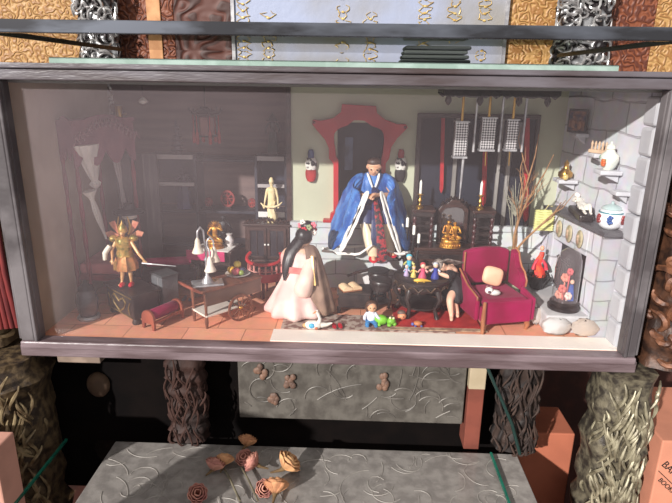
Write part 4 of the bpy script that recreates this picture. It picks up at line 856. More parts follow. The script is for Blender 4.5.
# kneeling pink doll
pd = thing('kneeling_doll', 'kneeling doll in pink robe with long black hair and flowers seen from behind', 'doll', (-.118, .215, .0), R_(-18))
pd.scale = (.97, .97, .95)
H = .45
J = dict(pelvis=(0, 0, .085), chest=(.004, .012, .172), neck=(.008, .020, .218), head=(.012, .032, .248), shL=(-.044, .014, .205), elL=(-.055, .05, .14), wrL=(-.02, .095, .12), shR=(.05, .016, .203), elR=(.048, -.048, .130), wrR=(.030, -.030, .085),
         hipL=(-.025, 0, .075), knL=(-.035, .10, .04), anL=(-.03, -.02, .03), toeL=(-.03, -.06, .022), hipR=(.025, 0, .075), knR=(.035, .10, .04), anR=(.03, -.02, .03), toeR=(.03, -.06, .022))
b_, hp = figure(pd, J, H, skin, face=(.3, 1, -.2)); face_parts(pd, hp)
hb, u, f, s_ = hp['hb'], hp['u'], hp['f'], hp['s']
rr = [(.001, .108, .112, .12), (.022, .104, .108, .11), (.05, .086, .095, .08), (.085, .070, .076, .04), (.12, .050, .052, .03), (.15, .046, .040, .02), (.185, .052, .036, .02), (.205, .048, .032, .0), (.218, .026, .022, .0)]
MB().loft([ering((-.004+.01*z*5*.1, .012, z), rx, ry, 40, am, 9, z*8) for z, rx, ry, am in rr]).build('robe', pink_silk, pd, True, sub=1)
for sd2, (a1, b1, c1) in enumerate((('shL', 'elL', 'wrL'), ('shR', 'elR', 'wrR'))):
    a_, e_, w_ = V(*J[a1]), V(*J[b1]), V(*J[c1])
    pts = [a_, a_.lerp(e_, .5), e_, e_.lerp(w_, .5), w_]; rs2 = [.020, .022, .026, .029, .036]
    MB().tube(pts, rs2, 16).build('sleeve', pink_silk if sd2 == 0 else K('pale_pink_silk', (240, 208, 194), (228, 190, 178), 20, .6, bump=.2), pd, True, sub=1)
hh = MB(); hh.ell(hb+u*.06*H-f*.016*H, (.062*H, .062*H, .064*H), 16, 10)
hh.loft([ering(hb+u*.05*H-f*.03*H, .022, .015, 20, .06, 6), ering((-.014, -.012, .218), .020, .012, 20, .1, 6), ering((-.020, -.028, .185), .017, .010, 20, .12, 6, .5), ering((-.024, -.036, .155), .011, .007, 20, .1, 6), ering((-.026, -.042, .125), .003, .002, 20)])
hh.ell(hb+u*.135*H-f*.01*H, (.022, .02, .018), 12, 8)
hh.build('hair', hair_black, pd, True)
rnd = random.Random(5)
for k in range(11):
    a_ = 6.28*k/11; cc = [(232, 120, 136), (236, 222, 214), (196, 40, 60), (150, 160, 120)][k % 4]
    o = hb+u*(.10+.05*(k % 3)/2)*H+(f*math.cos(a_)+s_*math.sin(a_))*.052*H; fl_ = MB()
    for q in range(5): fl_.ell(o+V(.006*math.cos(q*1.256), .0, .006*math.sin(q*1.256)), (.005, .004, .005), 8, 5)
    fl_.build('hair_flower', K('petal%d' % (k % 4), cc, rough=.6), pd, True)
MB().loft([ering((.026, .030, .234), .024, .018, 24, .06, 7), ering((.044, .016, .205), .028, .030, 24, .08, 7), ering((.056, .012, .15), .032, .038, 24, .12, 7), ering((.066, .014, .09), .040, .046, 24, .15, 7, .5), ering((.074, .018, .03), .046, .052, 24, .17, 7, 1), ering((.078, .020, .002), .048, .054, 24, .17, 7, 1.2)]).build('gauze_mantle', taupe_gauze, pd, True, sub=1)
strip([(.058, -.016, .21), (.066, -.028, .17), (.076, -.036, .12)], .007, .008, .003).build('gold_trim', K('gold_ribbon', (226, 186, 120), rough=.4, metal=.4), pd, False)
strip([(-.052, .0, .155), (-.04, -.034, .158), (.0, -.034, .16), (.04, -.030, .158)], .02, .02, .004, (0, 0, 1)).build('obi', K('dusty_rose', (206, 128, 122), (186, 104, 102), 30, .7), pd, False)
# rugs
tag(MB().box(-.155, .36, .088, .20, .0004, .0036).build('patterned_rug', K('grey_patterned_rug', (128, 96, 88), (178, 160, 148), 55, .9, sharp=(.45, .55)), None, bev=.001), 'grey-brown patterned rug along the cream floor border', 'rug')
rg = thing('red_rug', 'bright red rug with pale fringe border under the round table', 'rug', (.31, .20, .0))
MB().box(-.125, .13, -.085, .09, .004, .0068).build('field', K('red_wool', (186, 44, 40), (160, 30, 32), 30, .9, bump=.3), rg); MB().box(-.14, .145, -.105, -.0855, .004, .0064).build('border', K('fawn_wool', (186, 158, 130), (140, 106, 90), 60, .9), rg)
# black low table with book
lt = thing('low_table', 'low black lacquered table holding an open book', 'table', (.058, .250, .0037))
lt.scale = (.74, .74, 1)
MB().box(-.068, .075, -.06, .06, .062, .070).build('tabletop', black_wood, lt, bev=.002); MB().box(-.062, .069, -.054, .054, .02, .0619).build('cabinet_body', black_wood, lt)
for sx in (-.058, .065):
    for sy in (-.05, .05): MB().tube([V(sx, sy, 0.0), V(sx, sy, .0199)], [.007, .010], 8).build('foot', black_wood, lt)
bk = thing('open_book', 'thick cream-paged book lying on the low black table', 'book', (.048, .240, .0740), R_(24))
MB().box(-.032, .032, -.024, .024, 0, .004).build('cover', K('tan_cover', (150, 96, 66), rough=.7), bk, bev=.001)
for sg in (-1, 1): MB().loft([[V(sg*(.001+.030*i/6), -.022, .0042), V(sg*(.001+.030*i/6), .022, .0042), V(sg*(.001+.030*i/6), .022, .0075+.009*math.sin(.35+2.4*i/6)), V(sg*(.001+.030*i/6), -.022, .0075+.009*math.sin(.35+2.4*i/6))] for i in range(7)]).build('page_block', K('cream_paper', (238, 206, 166), (222, 186, 146), 30, .8), bk)
# stools and round fan
def stool(lab, loc):
    t = thing('round_stool', lab, 'stool', loc, group='black stools')
    MB().lathe([(.034, .078), (.036, .082), (.036, .090), (.033, .094), (.01, .0945)], n=24).build('seat', black_wood, t, True)
    MB().lathe([(.030, .060), (.032, .066), (.031, .0779)], n=24).build('apron', black_wood, t, True)
    for a_ in (45, 135, 225, 315): MB().tube([V(.027*math.cos(R_(a_)), .027*math.sin(R_(a_)), .0655), V(.034*math.cos(R_(a_)), .034*math.sin(R_(a_)), .035), V(.028*math.cos(R_(a_)), .028*math.sin(R_(a_)), .0)], [.006, .005, .005], 8).build('leg', black_wood, t)
    MB().lathe([(.027, .018), (.030, .018), (.030, .022), (.027, .022)], n=20).build('stretcher', black_wood, t, True)
    return t
q = on(379, 279, .095); s1 = stool('black round stool behind the toy child carrying the round fan', (.142, .365, 0)); 
dup(s1, (.148, .275, .0037), .3, 'black round stool just left of the round table')
rf = thing('round_fan', 'black round fan with long handle resting on the rear black stool', 'fan', (.142, .365, .0952))
MB().lathe([(.001, 0), (.036, .001), (.038, .004), (.034, .006), (.001, .0065)], n=28).build('disc', K('matt_black_disc', (48, 46, 46), (32, 30, 32), 20, .6), rf, True)
MB().tube([V(-.036, -.004, .003), V(-.075, -.016, -.002), V(-.105, -.026, -.012)], [.005, .005, .004], 8).build('handle', dark_wood, rf, True)
wbk = thing('lit_patch_block', 'small white block added as the lit patch of brick behind the low table', 'block', (.094, .405, 0)); MB().box(-.022, .022, -.015, .015, 0, .075).build('body', white_paint, wbk, bev=.003)  # white block stands in for sunlit brick seen past the low table
# round table
RT = V(.272, .238, .0069)
rt = thing('round_table', 'round black carved table crowded with small toys on the red rug', 'table', RT)
rt.scale = (1.12, 1.12, .87)
MB().lathe([(.076, .128), (.080, .131), (.080, .137), (.076, .140), (.002, .1402)], n=36).build('tabletop', black_wood, rt, True)
MB().lathe([(.066, .100), (.072, .108), (.072, .1279)], n=36).build('apron', black_wood, rt, True)
ap_ = MB()
for k in range(14):
    a_ = 6.2832*k/14; b2 = a_+.2
    ap_.tube([V(.0735*math.cos(a_-.18), .0735*math.sin(a_-.18), .122), V(.0745*math.cos(a_), .0745*math.sin(a_), .106), V(.0735*math.cos(a_+.18), .0735*math.sin(a_+.18), .122)], .0022, 6)
ap_.build('apron_carving', K('bronze_carving_dark', (104, 82, 64), (70, 54, 44), 40, .4, metal=.3), rt, True)
for k in range(5):
    a_ = 6.2832*k/5+.3; c_, s2_ = math.cos(a_), math.sin(a_); MB().tube([V(.064*c_, .064*s2_, .104), V(.076*c_, .076*s2_, .075), V(.058*c_, .058*s2_, .035), V(.070*c_, .070*s2_, .0)], [.009, .007, .005, .007], 8).build('leg', black_wood, rt, True)
MB().lathe([(.052, .030), (.058, .030), (.058, .036), (.052, .036)], n=28).build('stretcher', black_wood, rt, True)
def toy(name, lab, cat, loc, parts, group=None, rz=0):
    t = thing(name, lab, cat, loc, rz, group)
    for pn, prims, c in parts:
        m = MB()
        for kind, *a in prims:
            if kind == 'e': m.ell(*a)
            elif kind == 't': m.tube(*a)
            elif kind == 'l': m.lathe(*a)
        m.build(pn, c if not isinstance(c, tuple) else M_(name+pn+str(c), c, tuple(int(x*.85) for x in c), 30, .5), t, True)
    return t
TT_ = RT.z+.1402*.87+.0004
def figtoy(lab, x, y, z, c1, c2, hairc, h=.05, rz=0):
    k = h/.05
    return toy('toy_figure', lab, 'toy', (x, y, z), [
        ('dress', [('l', [(.013*k, 0), (.012*k, .008*k), (.007*k, .022*k), (.008*k, .03*k), (.004*k, .034*k)], (0, 0, 0), 12)], c1),
        ('head', [('e', (0, 0, .041*k), (.0075*k, .0075*k, .008*k), 10, 8)], (232, 190, 164)),
        ('hair', [('e', (0, .0025*k, .044*k), (.0085*k, .008*k, .0075*k), 10, 8)], hairc),
        ('arm', [('t', [V(-.007*k, 0, .029*k), V(-.014*k, -.006*k, .024*k), V(-.012*k, -.012*k, .03*k)], [.003*k, .0028*k, .002*k], 6)], c2),
        ('arm', [('t', [V(.007*k, 0, .029*k), V(.014*k, -.006*k, .022*k), V(.012*k, -.012*k, .028*k)], [.003*k, .0028*k, .002*k], 6)], c2)], 'toys on the round table', rz)
figtoy('turquoise-dressed toy figure at the back left of the round table', .232, 0.261, TT_, (70, 176, 206), (220, 210, 120), (90, 190, 214), .058)
figtoy('pink-dressed toy figure in the middle of the round table', .268, 0.198, TT_, (214, 84, 116), (236, 170, 160), (190, 70, 80), .052)
figtoy('yellow toy figure beside the turquoise one on the round table', .243, 0.216, TT_, (230, 206, 110), (226, 190, 110), (226, 196, 120), .036)
figtoy('dark blue toy figure at the right of the round table', .308, 0.208, TT_, (50, 60, 150), (210, 210, 220), (196, 196, 204), .05)
figtoy('lilac toy figure at the left rim of the round table', .222, 0.226, TT_, (190, 170, 210), (220, 210, 224), (230, 222, 230), .034)
lz = toy('toy_lizard', 'yellow toy lizard lying at the front of the round table', 'toy', (.262, 0.170, TT_), [('body', [('t', [V(-.022, .004, .004), V(-.012, 0, .006), (V(.004, -.002, .006)), V(.016, .002, .004), V(.03, .0, .002)], [.003, .006, .006, .004, .001], 8)], (232, 184, 70)), ('leg', [('t', [V(-.01, -.002, .004), V(-.014, -.008, .0015)], .002, 6)], (232, 184, 70)), ('leg', [('t', [V(.004, -.002, .004), V(.008, -.008, .0015)], .002, 6)], (232, 184, 70))], 'toys on the round table', .1)
dish = toy('silver_dish', 'small silver dish among the toys on the round table', 'dish', (.318, 0.261, TT_), [('bowl', [('l', [(.012, 0), (.02, .006), (.024, .012), (.021, .011), (.002, .004)], (0, 0, 0), 20)], silver)])
# altar sideboard under the window
al = thing('altar_sideboard', 'dark carved sideboard with spindle towers and mirror under the window', 'sideboard', (.395, .395, 0))
ax0, ax1 = -.142, .142
MB().box(ax0, ax1, -.035, .05, .01, .17).build('body', dark_wood, al, bev=.003); MB().box(ax0-.004, ax1+.004, -.038, .052, .1703, .182).build('top', dark_wood, al, bev=.002)
for k in range(3):
    x0 = ax0+.008+k*.0905; MB().ringprism([(x0, .03), (x0+.086, .03), (x0+.086, .16), (x0, .16)], [(x0+.012, .045), (x0+.074, .045), (x0+.074, .145), (x0+.012, .145)], -.040, -.0353, XZ).build('door_panel', black_wood, al, bev=.001)
for cx in (-.112, .085):
    w2 = .034
    MB().box(cx-w2-.004, cx+w2+.004, -.03, .048, .300, .309).build('tower_top', dark_wood, al, bev=.002)
    MB().box(cx-w2, cx+w2, .030, .046, .1823, .2998).build('tower_back', black_wood, al)
    for sx in (-1, 1): post(MB(), cx+sx*(w2-.006), -.022, .1823, .2998, .007, 12, 5).build('spindle', K('wine_dark_wood', (74, 40, 42), (52, 28, 30), 20, .35), al, True)
    MB().box(cx-w2+.0, cx+w2, -.028, -.016, .285, .2998).build('frieze', black_wood, al, bev=.001)
    for k in range(3): MB().box(cx-w2+.013, cx+w2-.013, -.024, -.018, .20+.025*k, .206+.025*k).build('lattice_bar', black_wood, al)
arch = [(-.058, .1823), (-.058, .30), (-.045, .318), (-.030, .322), (-.015, .336), (0, .340), (.012, .336), (.022, .322), (.030, .318), (.042, .30), (.042, .1823)]
inn = [(-.046, .19), (-.046, .29), (-.036, .303), (-.026, .306), (-.012, .308), (-.004, .309), (.006, .308), (.014, .306), (.022, .303), (.031, .29), (.031, .19)]
MB().ringprism(arch, inn, .018, .034, XZ, closed=True).build('mirror_frame', dark_wood, al, bev=.002)
MB().prism(inn, .028, .0335, XZ).build('mirror', K('aged_mirror', (150, 144, 144), rough=.12, metal=.9), al)
crv = MB()
for k in range(7):
    a_ = k/6; x = -.045+.075*a_; z = .318+.020*math.sin(3.14*a_); crv.tube([V(x-.006, .014, z), V(x, .012, z+.010), V(x+.007, .014, z+.001)], [.003, .005, .002], 6)
crv.build('crest_carving', black_wood, al, True)
for i, (px, lab) in enumerate(((421, 'brass candlestick with white candle on the left sideboard tower'), (477, 'brass candlestick with white candle on the right sideboard tower'))):
    x = .395+(-.112 if i == 0 else .085)+(-.012 if i == 0 else -.012)
    t = thing('candlestick', lab, 'candlestick', (x, .392, .3093), group='brass candlesticks on the sideboard')
    MB().lathe([(.013, 0), (.013, .004), (.005, .010), (.004, .018), (.0075, .024), (.004, .032), (.004, .04), (.010, .044), (.010, .047), (.003, .048)], n=16).build('stick', brass, t, True)
    MB().lathe([(.0042, .0482), (.0042, .085), (.002, .09), (.0006, .094)], n=10).build('candle', wax, t, True)
gsx = thing('golden_statue', 'golden statue of two embracing figures on the sideboard before the mirror', 'statue', (.378, .375, .1825))
MB().lathe([(.036, 0), (.035, .012), (.030, .015), (.032, .022), (.028, .026)], n=20, sy=.65).build('base', gold, gsx, True)
bd1 = MB()
for k in range(8): bd1.ell((-.028+.008*k, -.0225+.006*abs(k-3.5)/3.5, .008), (.0035, .003, .006), 8, 5)
bd1.build('base_beads', gold, gsx, True)
for dx_, hz, sg in ((-.012, .095, 1), (.012, .085, -1)):
    k = hz/.09
    figure(gsx, dict(pelvis=(dx_, 0, .036), chest=(dx_, -.002, .036+.026*k), neck=(dx_, -.002, .036+.038*k), head=(dx_+.003*sg, -.004, .036+.052*k), shL=(dx_-.011, -.002, .036+.034*k), elL=(dx_-.018, -.01, .05), wrL=(dx_-.006, -.018, .052), shR=(dx_+.011, -.002, .036+.034*k), elR=(dx_+.018, -.010, .05), wrR=(dx_+.006, -.018, .056), hipL=(dx_-.008, 0, .034), knL=(dx_-.020, -.014, .032), anL=(dx_, -.018, .03), hipR=(dx_+.008, 0, .034), knR=(dx_+.02, -.014, .034), anR=(dx_+.002, -.016, .03)), .11, gold, hands=False)
# black candelabra with five candles
cdl = thing('candelabra', 'black floor candelabra with five white candles beside the sideboard', 'candelabra', (.227, .364, 0))
MB().lathe([(.020, 0), (.018, .006), (.008, .014), (.006, .03)], n=18).build('base', black_iron, cdl, True)
post(MB(), 0, 0, .0295, .235, .007, 10, 6).build('stem', black_iron, cdl, True)
tips = []
for i, (dx_, z) in enumerate(((-.034, .20), (-.014, .226), (.004, .246), (.026, .222), (.044, .192))):
    arm = MB(); base = V(0, 0, .15+.012*i); tip = V(dx_*1.0, -.006*(i % 2), z); mid_ = V(dx_*.9, -.01, z-.05)
    arm.tube([base, base.lerp(mid_, .6)+V(0, 0, -.012), mid_, tip], [.005, .0045, .004, .004], 8)
    arm.lathe([(.003, z-.004), (.009, z), (.009, z+.004), (.004, z+.005)], (tip.x, tip.y, 0), 12)
    a_ = arm.build('branch', black_iron, cdl, True); MB().lathe([(.005, z+.0052), (.005, z+.034), (.002, z+.037)], (tip.x, tip.y, 0), 10).build('candle', wax, a_, True)
# doll in black slumped over the table
kd = thing('slumped_doll', 'doll in black dress with bare legs slumped over the round table', 'doll', (.375, .245, .0014))
kd.scale = (.74, .74, .74)
MB().lathe([(.036, .0075), (.034, .012), (.03, .06), (.034, .075), (.033, .08)], (.012, .012, 0), 18).build('stool', black_wood, kd, True)
H = .42
J = dict(pelvis=(.012, .008, .115), chest=(-.012, .004, .180), neck=(-.034, -.002, .205), head=(-.058, -.012, .212), shL=(-.026, -.040, .192), elL=(-.034, -.058, .182), wrL=(-.082, -.042, .196), shR=(-.022, .036, .195), elR=(-.05, .045, .19), wrR=(-.10, .022, .196),
         hipL=(-.002, -.022, .105), knL=(-.028, -.076, .088), anL=(-.018, -.094, .024), toeL=(-.022, -.122, .014), hipR=(.004, .03, .105), knR=(-.01, -.05, .092), anR=(.012, -.06, .026), toeR=(.01, -.088, .016))
b_, hk = figure(kd, J, H, skin, face=(-.3, -.6, -.8)); face_parts(kd, hk)
hb, u, f, s_ = hk['hb'], hk['u'], hk['f'], hk['s']
kh = MB(); kh.ell(hb+u*.07*H-f*.016*H, (.060*H, .060*H, .058*H), 14, 10)
for k in range(9): kh.tube([hb+u*.10*H-f*.03*H+s_*(.012*(k-4)*.5), hb+u*.02*H-f*.062*H+s_*.012*(k-4)*.7, hb-u*.16*H-f*.055*H+s_*.014*(k-4)*.8], [.005, .005, .002], 6)
kh.build('hair', K('grey_brown_hair', (92, 82, 78), (150, 138, 130), 60, .5, stretch=(1, 1, .2)), kd, True)
MB().loft([ering((-.03, 0, .203), .020, .022, 28, .05, 7), ering((-.020, 0, .19), .032, .050, 28, .05, 7), ering((-.004, .002, .155), .042, .048, 28, .06, 7), ering((.012, .004, .118), .052, .054, 28, .06, 7), ering((.006, -.012, .085), .056, .066, 28, .08, 7), ering((.008, -.010, .055), .050, .054, 28, .12, 7)]).build('dress', black_cloth, kd, True, sub=1)
for a1, e1, w1 in (('shL', 'elL', 'wrL'), ('shR', 'elR', 'wrR')): MB().tube([V(*J[a1]), V(*J[a1]).lerp(V(*J[e1]), .6), V(*J[e1]).lerp(V(*J[w1]), .12)], [.022, .021, .024], 14).build('sleeve', black_cloth, kd, True)
# crimson velvet armchair
sf = thing('velvet_armchair', 'crimson velvet wing armchair with wooden trim at the right of the rug', 'armchair', (.491, .200, 0), R_(14))
w2, d2 = .076, .095
MB().box(-w2+.006, w2-.006, -d2+.012, d2-.035, .074, .1).build('seat_cushion', crimson, sf, bev=.012)
MB().box(-w2, w2, -d2, -d2+.0115, .028, .100).build('front_apron', crimson, sf, bev=.005)
MB().box(-w2, w2, -d2+.0118, d2-.012, .030, .0735).build('seat_box', crimson, sf, bev=.004)
def sidepoly(h0, h1): return [(-d2+.012, .074), (-d2+.012, h0-.01), (-d2+.025, h0), (-.02, h0+.004), (.015, h0+.022), (.035, h1-.012), (.05, h1), (d2, h1+.004), (d2, .074)]
bkp = [(-w2, .1003), (-w2, .205), (-w2*.6, .214), (0, .217), (w2*.6, .214), (w2, .205), (w2, .1003)]
MB().prism(bkp, d2-.034, d2-.010, XZ).build('backrest', crimson, sf, bev=.007)
def YZ(u, v, d): return V(d, u, v)
wing = [(-.015, .1003), (-.018, .128), (-.004, .150), (.016, .160), (.030, .178), (.040, .200), (.058, .208), (d2-.036, .208), (d2-.036, .1003)]
MB().prism(wing, w2+.0002, w2+.018, YZ).build('wing', crimson, sf, bev=.007)
MB().prism([(-d2+.005, .03), (-d2+.005, .1), (-.016, .112), (-.016, .03)], w2+.0002, w2+.014, YZ).build('armrest', crimson, sf, bev=.005)
MB().prism([(-d2+.03, .03), (-d2+.03, .108), (-.0, .118), (d2-.036, .15), (d2-.036, .03)], -w2-.014, -w2-.0002, YZ).build('armrest', crimson, sf, bev=.005)
MB().tube([V(w2+.0185, -.017, .11), V(w2+.0185, -.02, .13), V(w2+.0185, -.004, .153), V(w2+.0185, .016, .163), V(w2+.0185, .03, .181), V(w2+.0185, .04, .203), V(w2+.0185, .06, .211)], .0032, 8).build('wooden_trim', K('honey_wood', (172, 110, 76), (146, 88, 60), 20, .35), sf, True)
MB().tube([V(-w2-.016, -d2+.022, .10), V(-w2-.016, -d2+.02, .108), V(-w2-.016, -.005, .122), V(-w2-.016, d2-.036, .154)], .003, 8).build('wooden_trim', K('honey_wood', (172, 110, 76)), sf, True)
MB().tube([V(-w2-.002, d2-.036, .1), V(-w2-.002, d2-.036, .207)], .003, 8).build('wooden_trim', K('honey_wood', (172, 110, 76)), sf, True)
for sx in (-1, 1):
    for sy in (-1, 1): MB().tube([V(sx*(w2-.008), sy*(d2-.012)-.0, .0298), V(sx*(w2-.004), sy*(d2-.01), .016), V(sx*(w2-.008), sy*(d2-.012), .0)], [.010, .008, .005], 8).build('leg', K('honey_wood', (172, 110, 76)), sf, True)
MB().tube([V(-w2-.004, -d2-.004, .004), V(-w2-.006, -d2-.005, .05), V(-w2-.004, -d2-.003, .102)], [.005, .007, .005], 8).build('front_post', K('honey_wood', (172, 110, 76)), sf, True)
pc = MB(); g_ = 10
R2 = Matrix.Rotation(R_(-20), 3, 'X') @ Matrix.Rotation(R_(14), 3, 'Y')
def pil(m, c, sx, sz, th, rot):
    rings = []
    for i in range(9):
        a_ = -1+2*i/8; k = max(.02, (1-abs(a_)**2.6))
        rings.append([Vector(c)+rot @ V(sx*(abs(math.cos(t))**.55)*math.copysign(1, math.cos(t))*(.55+.45*k**.5), a_*th, sz*(abs(math.sin(t))**.55)*math.copysign(1, math.sin(t))*(.55+.45*k**.5)) for t in [6.2832*j/28 for j in range(28)]])
    return m.loft(rings)
cpt = thing('peach_cushion', 'square peach cushion leaning on the back of the crimson armchair', 'cushion', (.490, .232, .133)); pil(pc, (0, 0, 0), .031, .029, .011, R2).build('cover', K('peach_satin', (240, 190, 158), (226, 170, 138), 14, .6), cpt, True)
toy('plush_toy', 'small white plush toy with dark face on the crimson armchair seat', 'toy', (.474, .148, .1005), [('body', [('e', (.004, 0, .009), (.018, .012, .009), 12, 8)], (236, 226, 222)), ('head', [('e', (-.014, -.004, .017), (.012, .011, .011), 12, 8)], (240, 232, 228)), ('ear', [('e', (-.020, -.002, .027), (.004, .003, .005), 8, 6)], (150, 110, 110)), ('ear', [('e', (-.008, -.002, .027), (.004, .003, .005), 8, 6)], (150, 110, 110)), ('muzzle', [('e', (-.015, -.014, .016), (.005, .004, .004), 8, 6)], (96, 70, 74))])
# chandelier
ch_ = thing('chandelier', 'black scalloped ceiling chandelier with quilted silver lanterns', 'chandelier', (.465, .29, .6895))
sp = [(-.165, 0), (.165, 0)]; n = 22
for k in range(n+1): x = .165-.33*k/n; sp.append((x, -.014-.012*abs(math.sin(k*math.pi/2.2))))
MB().prism(sp, -.06, -.052, XZ).build('scalloped_valance', black_wood, ch_); MB().prism(sp, .052, .06, XZ).build('scalloped_valance', black_wood, ch_)
MB().box(-.165, .165, -.0518, .0518, -.012, 0).build('canopy_plate', black_wood, ch_)
for x in (-.15, -.06, .05, .13): MB().lathe([(.003, -.0145), (.009, -.026), (.010, -.034), (.005, -.042), (.0015, -.046)], (x, -.056, 0), 10).build('pendant', black_wood, ch_, True)
quilt = M_('quilted_silver', (208, 204, 204), (96, 92, 94), 60, .3, metal=.6, kind='wave')
def quiltmat():
    t = NT('quilted_silver_lattice'); t.b.inputs['Metallic'].default_value = .5; t.b.inputs['Roughness'].default_value = .3
    tc = t.nd('ShaderNodeTexCoord'); mp = t.nd('ShaderNodeMapping'); mp.inputs['Rotation'].default_value = (0, R_(45), 0); mp.inputs['Scale'].default_value = (190, 190, 190); t.ln(tc.outputs['Object'], mp.inputs[0])
    ck = t.nd('ShaderNodeTexChecker'); ck.inputs['Scale'].default_value = 1; ck.inputs['Color1'].default_value = srgb((222, 218, 218)); ck.inputs['Color2'].default_value = srgb((84, 80, 84)); t.ln(mp.outputs[0], ck.inputs[0]); t.ln(ck.outputs[0], t.b.inputs['Base Color']); return t.m
quilt = quiltmat()
for px, pt, pb, w_, tail in ((462, 121, 156, .0195, True), (489, 117, 149, .0205, False), (513, 119, 149, .0165, False)):
    p0, p1 = at(px, pt, .275), at(px, pb, .275); x = p0.x-.465; zt, zb_ = p0.z-.6895, p1.z-.6895
    L = MB(); L.box(x-w_, x+w_, -.015-w_*.6, -.015+w_*.6, zb_, zt); L = L.build('quilted_lantern', quilt, ch_, bev=.002)
    MB().tube([V(x, -.015, zt+.0003), V(x, -.015, -.0125)], .004, 8).build('brass_rod', brass, L)
    MB().box(x-w_-.002, x+w_+.002, -.015-w_*.6-.002, -.015+w_*.6+.002, zt-.004, zt+.0).build('cap', silver, L)
    MB().box(x-w_-.002, x+w_+.002, -.015-w_*.6-.002, -.015+w_*.6+.002, zb_-.006, zb_-.0003).build('beaded_rim', silver, L)
    if tail: MB().tube([V(x+.012, -.018, zb_-.006), V(x+.011, -.018, zb_-.07), V(x+.010, -.018, zb_-.13)], [.004, .0035, .0015], 8).build('bead_chain', silver, L, True)
    else: MB().tube([V(x, -.015, zb_-.006), V(x+.002, -.015, zb_-.05)], [.0018, .0015], 6).build('brass_drop', brass, L, True)
for px in (502, 525, 476):
    p0, p1 = at(px, 118, .29), at(px, 152, .29); MB().tube([V(p0.x-.465, 0, -.0125), V(p0.x-.465, 0, p1.z-.6895)], .004, 8).build('chrome_rod', silver, ch_, True)
# twigs in a pot behind the armchair
tv = thing('twig_vase', 'pale pot with bare dried twigs behind the crimson armchair', 'plant', (.580, .345, 0))
MB().lathe([(.026, 0), (.030, .02), (.032, .12), (.022, .165), (.018, .185), (.021, .192), (.015, .19)], n=20).build('pot', K('pale_green_glaze', (176, 178, 150), (150, 152, 128), 14, .5), tv, True)
rnd = random.Random(9)
def branch(m, p, d, L, r, lev):
    pts = [p]; n_ = 6
    for k in range(n_): d = (d+V(rnd.uniform(-.22, .22), rnd.uniform(-.12, .12), rnd.uniform(-.05, .15))).normalized(); pts.append(pts[-1]+d*L/n_)
    m.tube(pts, [r*(1-.75*k/n_) for k in range(n_+1)], 6)
    if lev > 0:
        for q in range(3): k = rnd.randint(2, n_-1); branch(m, pts[k], (d+V(rnd.uniform(-.55, .55), rnd.uniform(-.2, .2), rnd.uniform(.0, .5))).normalized(), L*.36, r*.5, lev-1)
tw = K('dry_twig', (172, 130, 90), (136, 98, 66), 40, .8)
for d, L in ((V(-.06, -.03, 1), .36), (V(-.13, -.03, 1), .40), (V(.0, 0, 1), .26)):
    m = MB(); branch(m, V(0, 0, .17), d.normalized(), L, .005, 2); m.build('branch', tw, tv, True)
m = MB(); m.tube([V(0, 0, .175), V(.03, -.01, .225), V(.07, -.02, .275), V(.105, -.03, .32), V(.118, -.04, .355)], [.004, .0038, .0032, .0026, .0014], 6)
m.tube([V(.07, -.02, .275), V(.10, -.022, .30), V(.135, -.03, .36)], [.0026, .002, .001], 6); m.tube([V(.105, -.03, .32), V(.125, -.035, .335), V(.15, -.05, .385)], [.002, .0016, .0008], 6)
m.build('branch', tw, tv, True)
gr = MB()
for k in range(50):
    a_, r = rnd.uniform(0, 6.28), rnd.uniform(.01, .05); b0 = V(-.01, -.01, .30+rnd.uniform(0, .03)); gr.tube([V(0, 0, .18) if k < 6 else b0, b0+V(r*.5*math.cos(a_), r*.3*math.sin(a_), .03), b0+V(r*math.cos(a_), r*.5*math.sin(a_), rnd.uniform(.03, .09))], [.0016, .0013, .0005], 5)
gr.build('dry_grass', K('grey_green_grass', (160, 158, 140), (120, 118, 104), 30, .8), tv)
p = at(544, 220, .375); yt = thing('silk_tag', 'pale yellow ribbed silk tag hanging left of the mantel shelf', 'hanging tag', (p.x, .375, p.z))
MB().box(-.030, .030, -.005, .005, -.036, .034).build('ribbed_panel', jade, yt, bev=.002)
for k in range(9): MB().box(-.031, .031, -.0065, .0065, -.034+.0078*k, -.031+.0078*k).build('rib', K('pale_lemon', (228, 226, 160), (206, 204, 140), 40, .7), yt)
cord_end = V(xm(.40)+.004, .40, .3203)-V(p.x, .375, p.z)
MB().tube([V(0, 0, .034), V(.012, .006, .05), cord_end+V(-.003, 0, .002), cord_end+V(.012, 0, .002)], .0014, 6).build('cord', K('straw_cord', (200, 186, 130), rough=.8), yt)
# hearth things
cg = thing('coral_basket', 'black iron basket with a glowing red and orange coral figure by the fireplace', 'basket', (.668, .345, .0555))
cg.scale = (.9, .9, 1)
MB().lathe([(.022, 0), (.034, .02), (.038, .045), (.034, .046), (.03, .03), (.002, .01)], n=18).build('basket', black_iron, cg, True)
ic = MB()
for k in range(10): a_ = .628*k; ic.tube([V(.034*math.cos(a_), .034*math.sin(a_), .02), V(.044*math.cos(a_+.3), .044*math.sin(a_+.3), .04), V(.036*math.cos(a_+.5), .036*math.sin(a_+.5), .056)], .0022, 6)
ic.build('iron_scrolls', black_iron, cg, True)
MB().loft([ering((.006*math.sin(i*.9), .0, .03+.0105*i), .020*(1-i/12)+.003, .013*(1-i/12)+.003, 16, .15, 5, i) for i in range(10)]).build('coral_robe', K('coral_red', (246, 96, 56), (226, 52, 52), 40, .5), cg, True)
MB().ell((.004, -.0, .138), (.008, .008, .009), 10, 8).build('head', K('coral_pale', (238, 170, 140), rough=.5), cg, True)
for sx in (-1, 1): MB().tube([V(sx*.008, -.004, .10), V(sx*.02, -.01, .085), V(sx*.024, -.012, .068)], [.005, .006, .008], 8).build('sleeve', K('rose_red', (226, 60, 84), (196, 36, 60), 40, .5), cg, True)
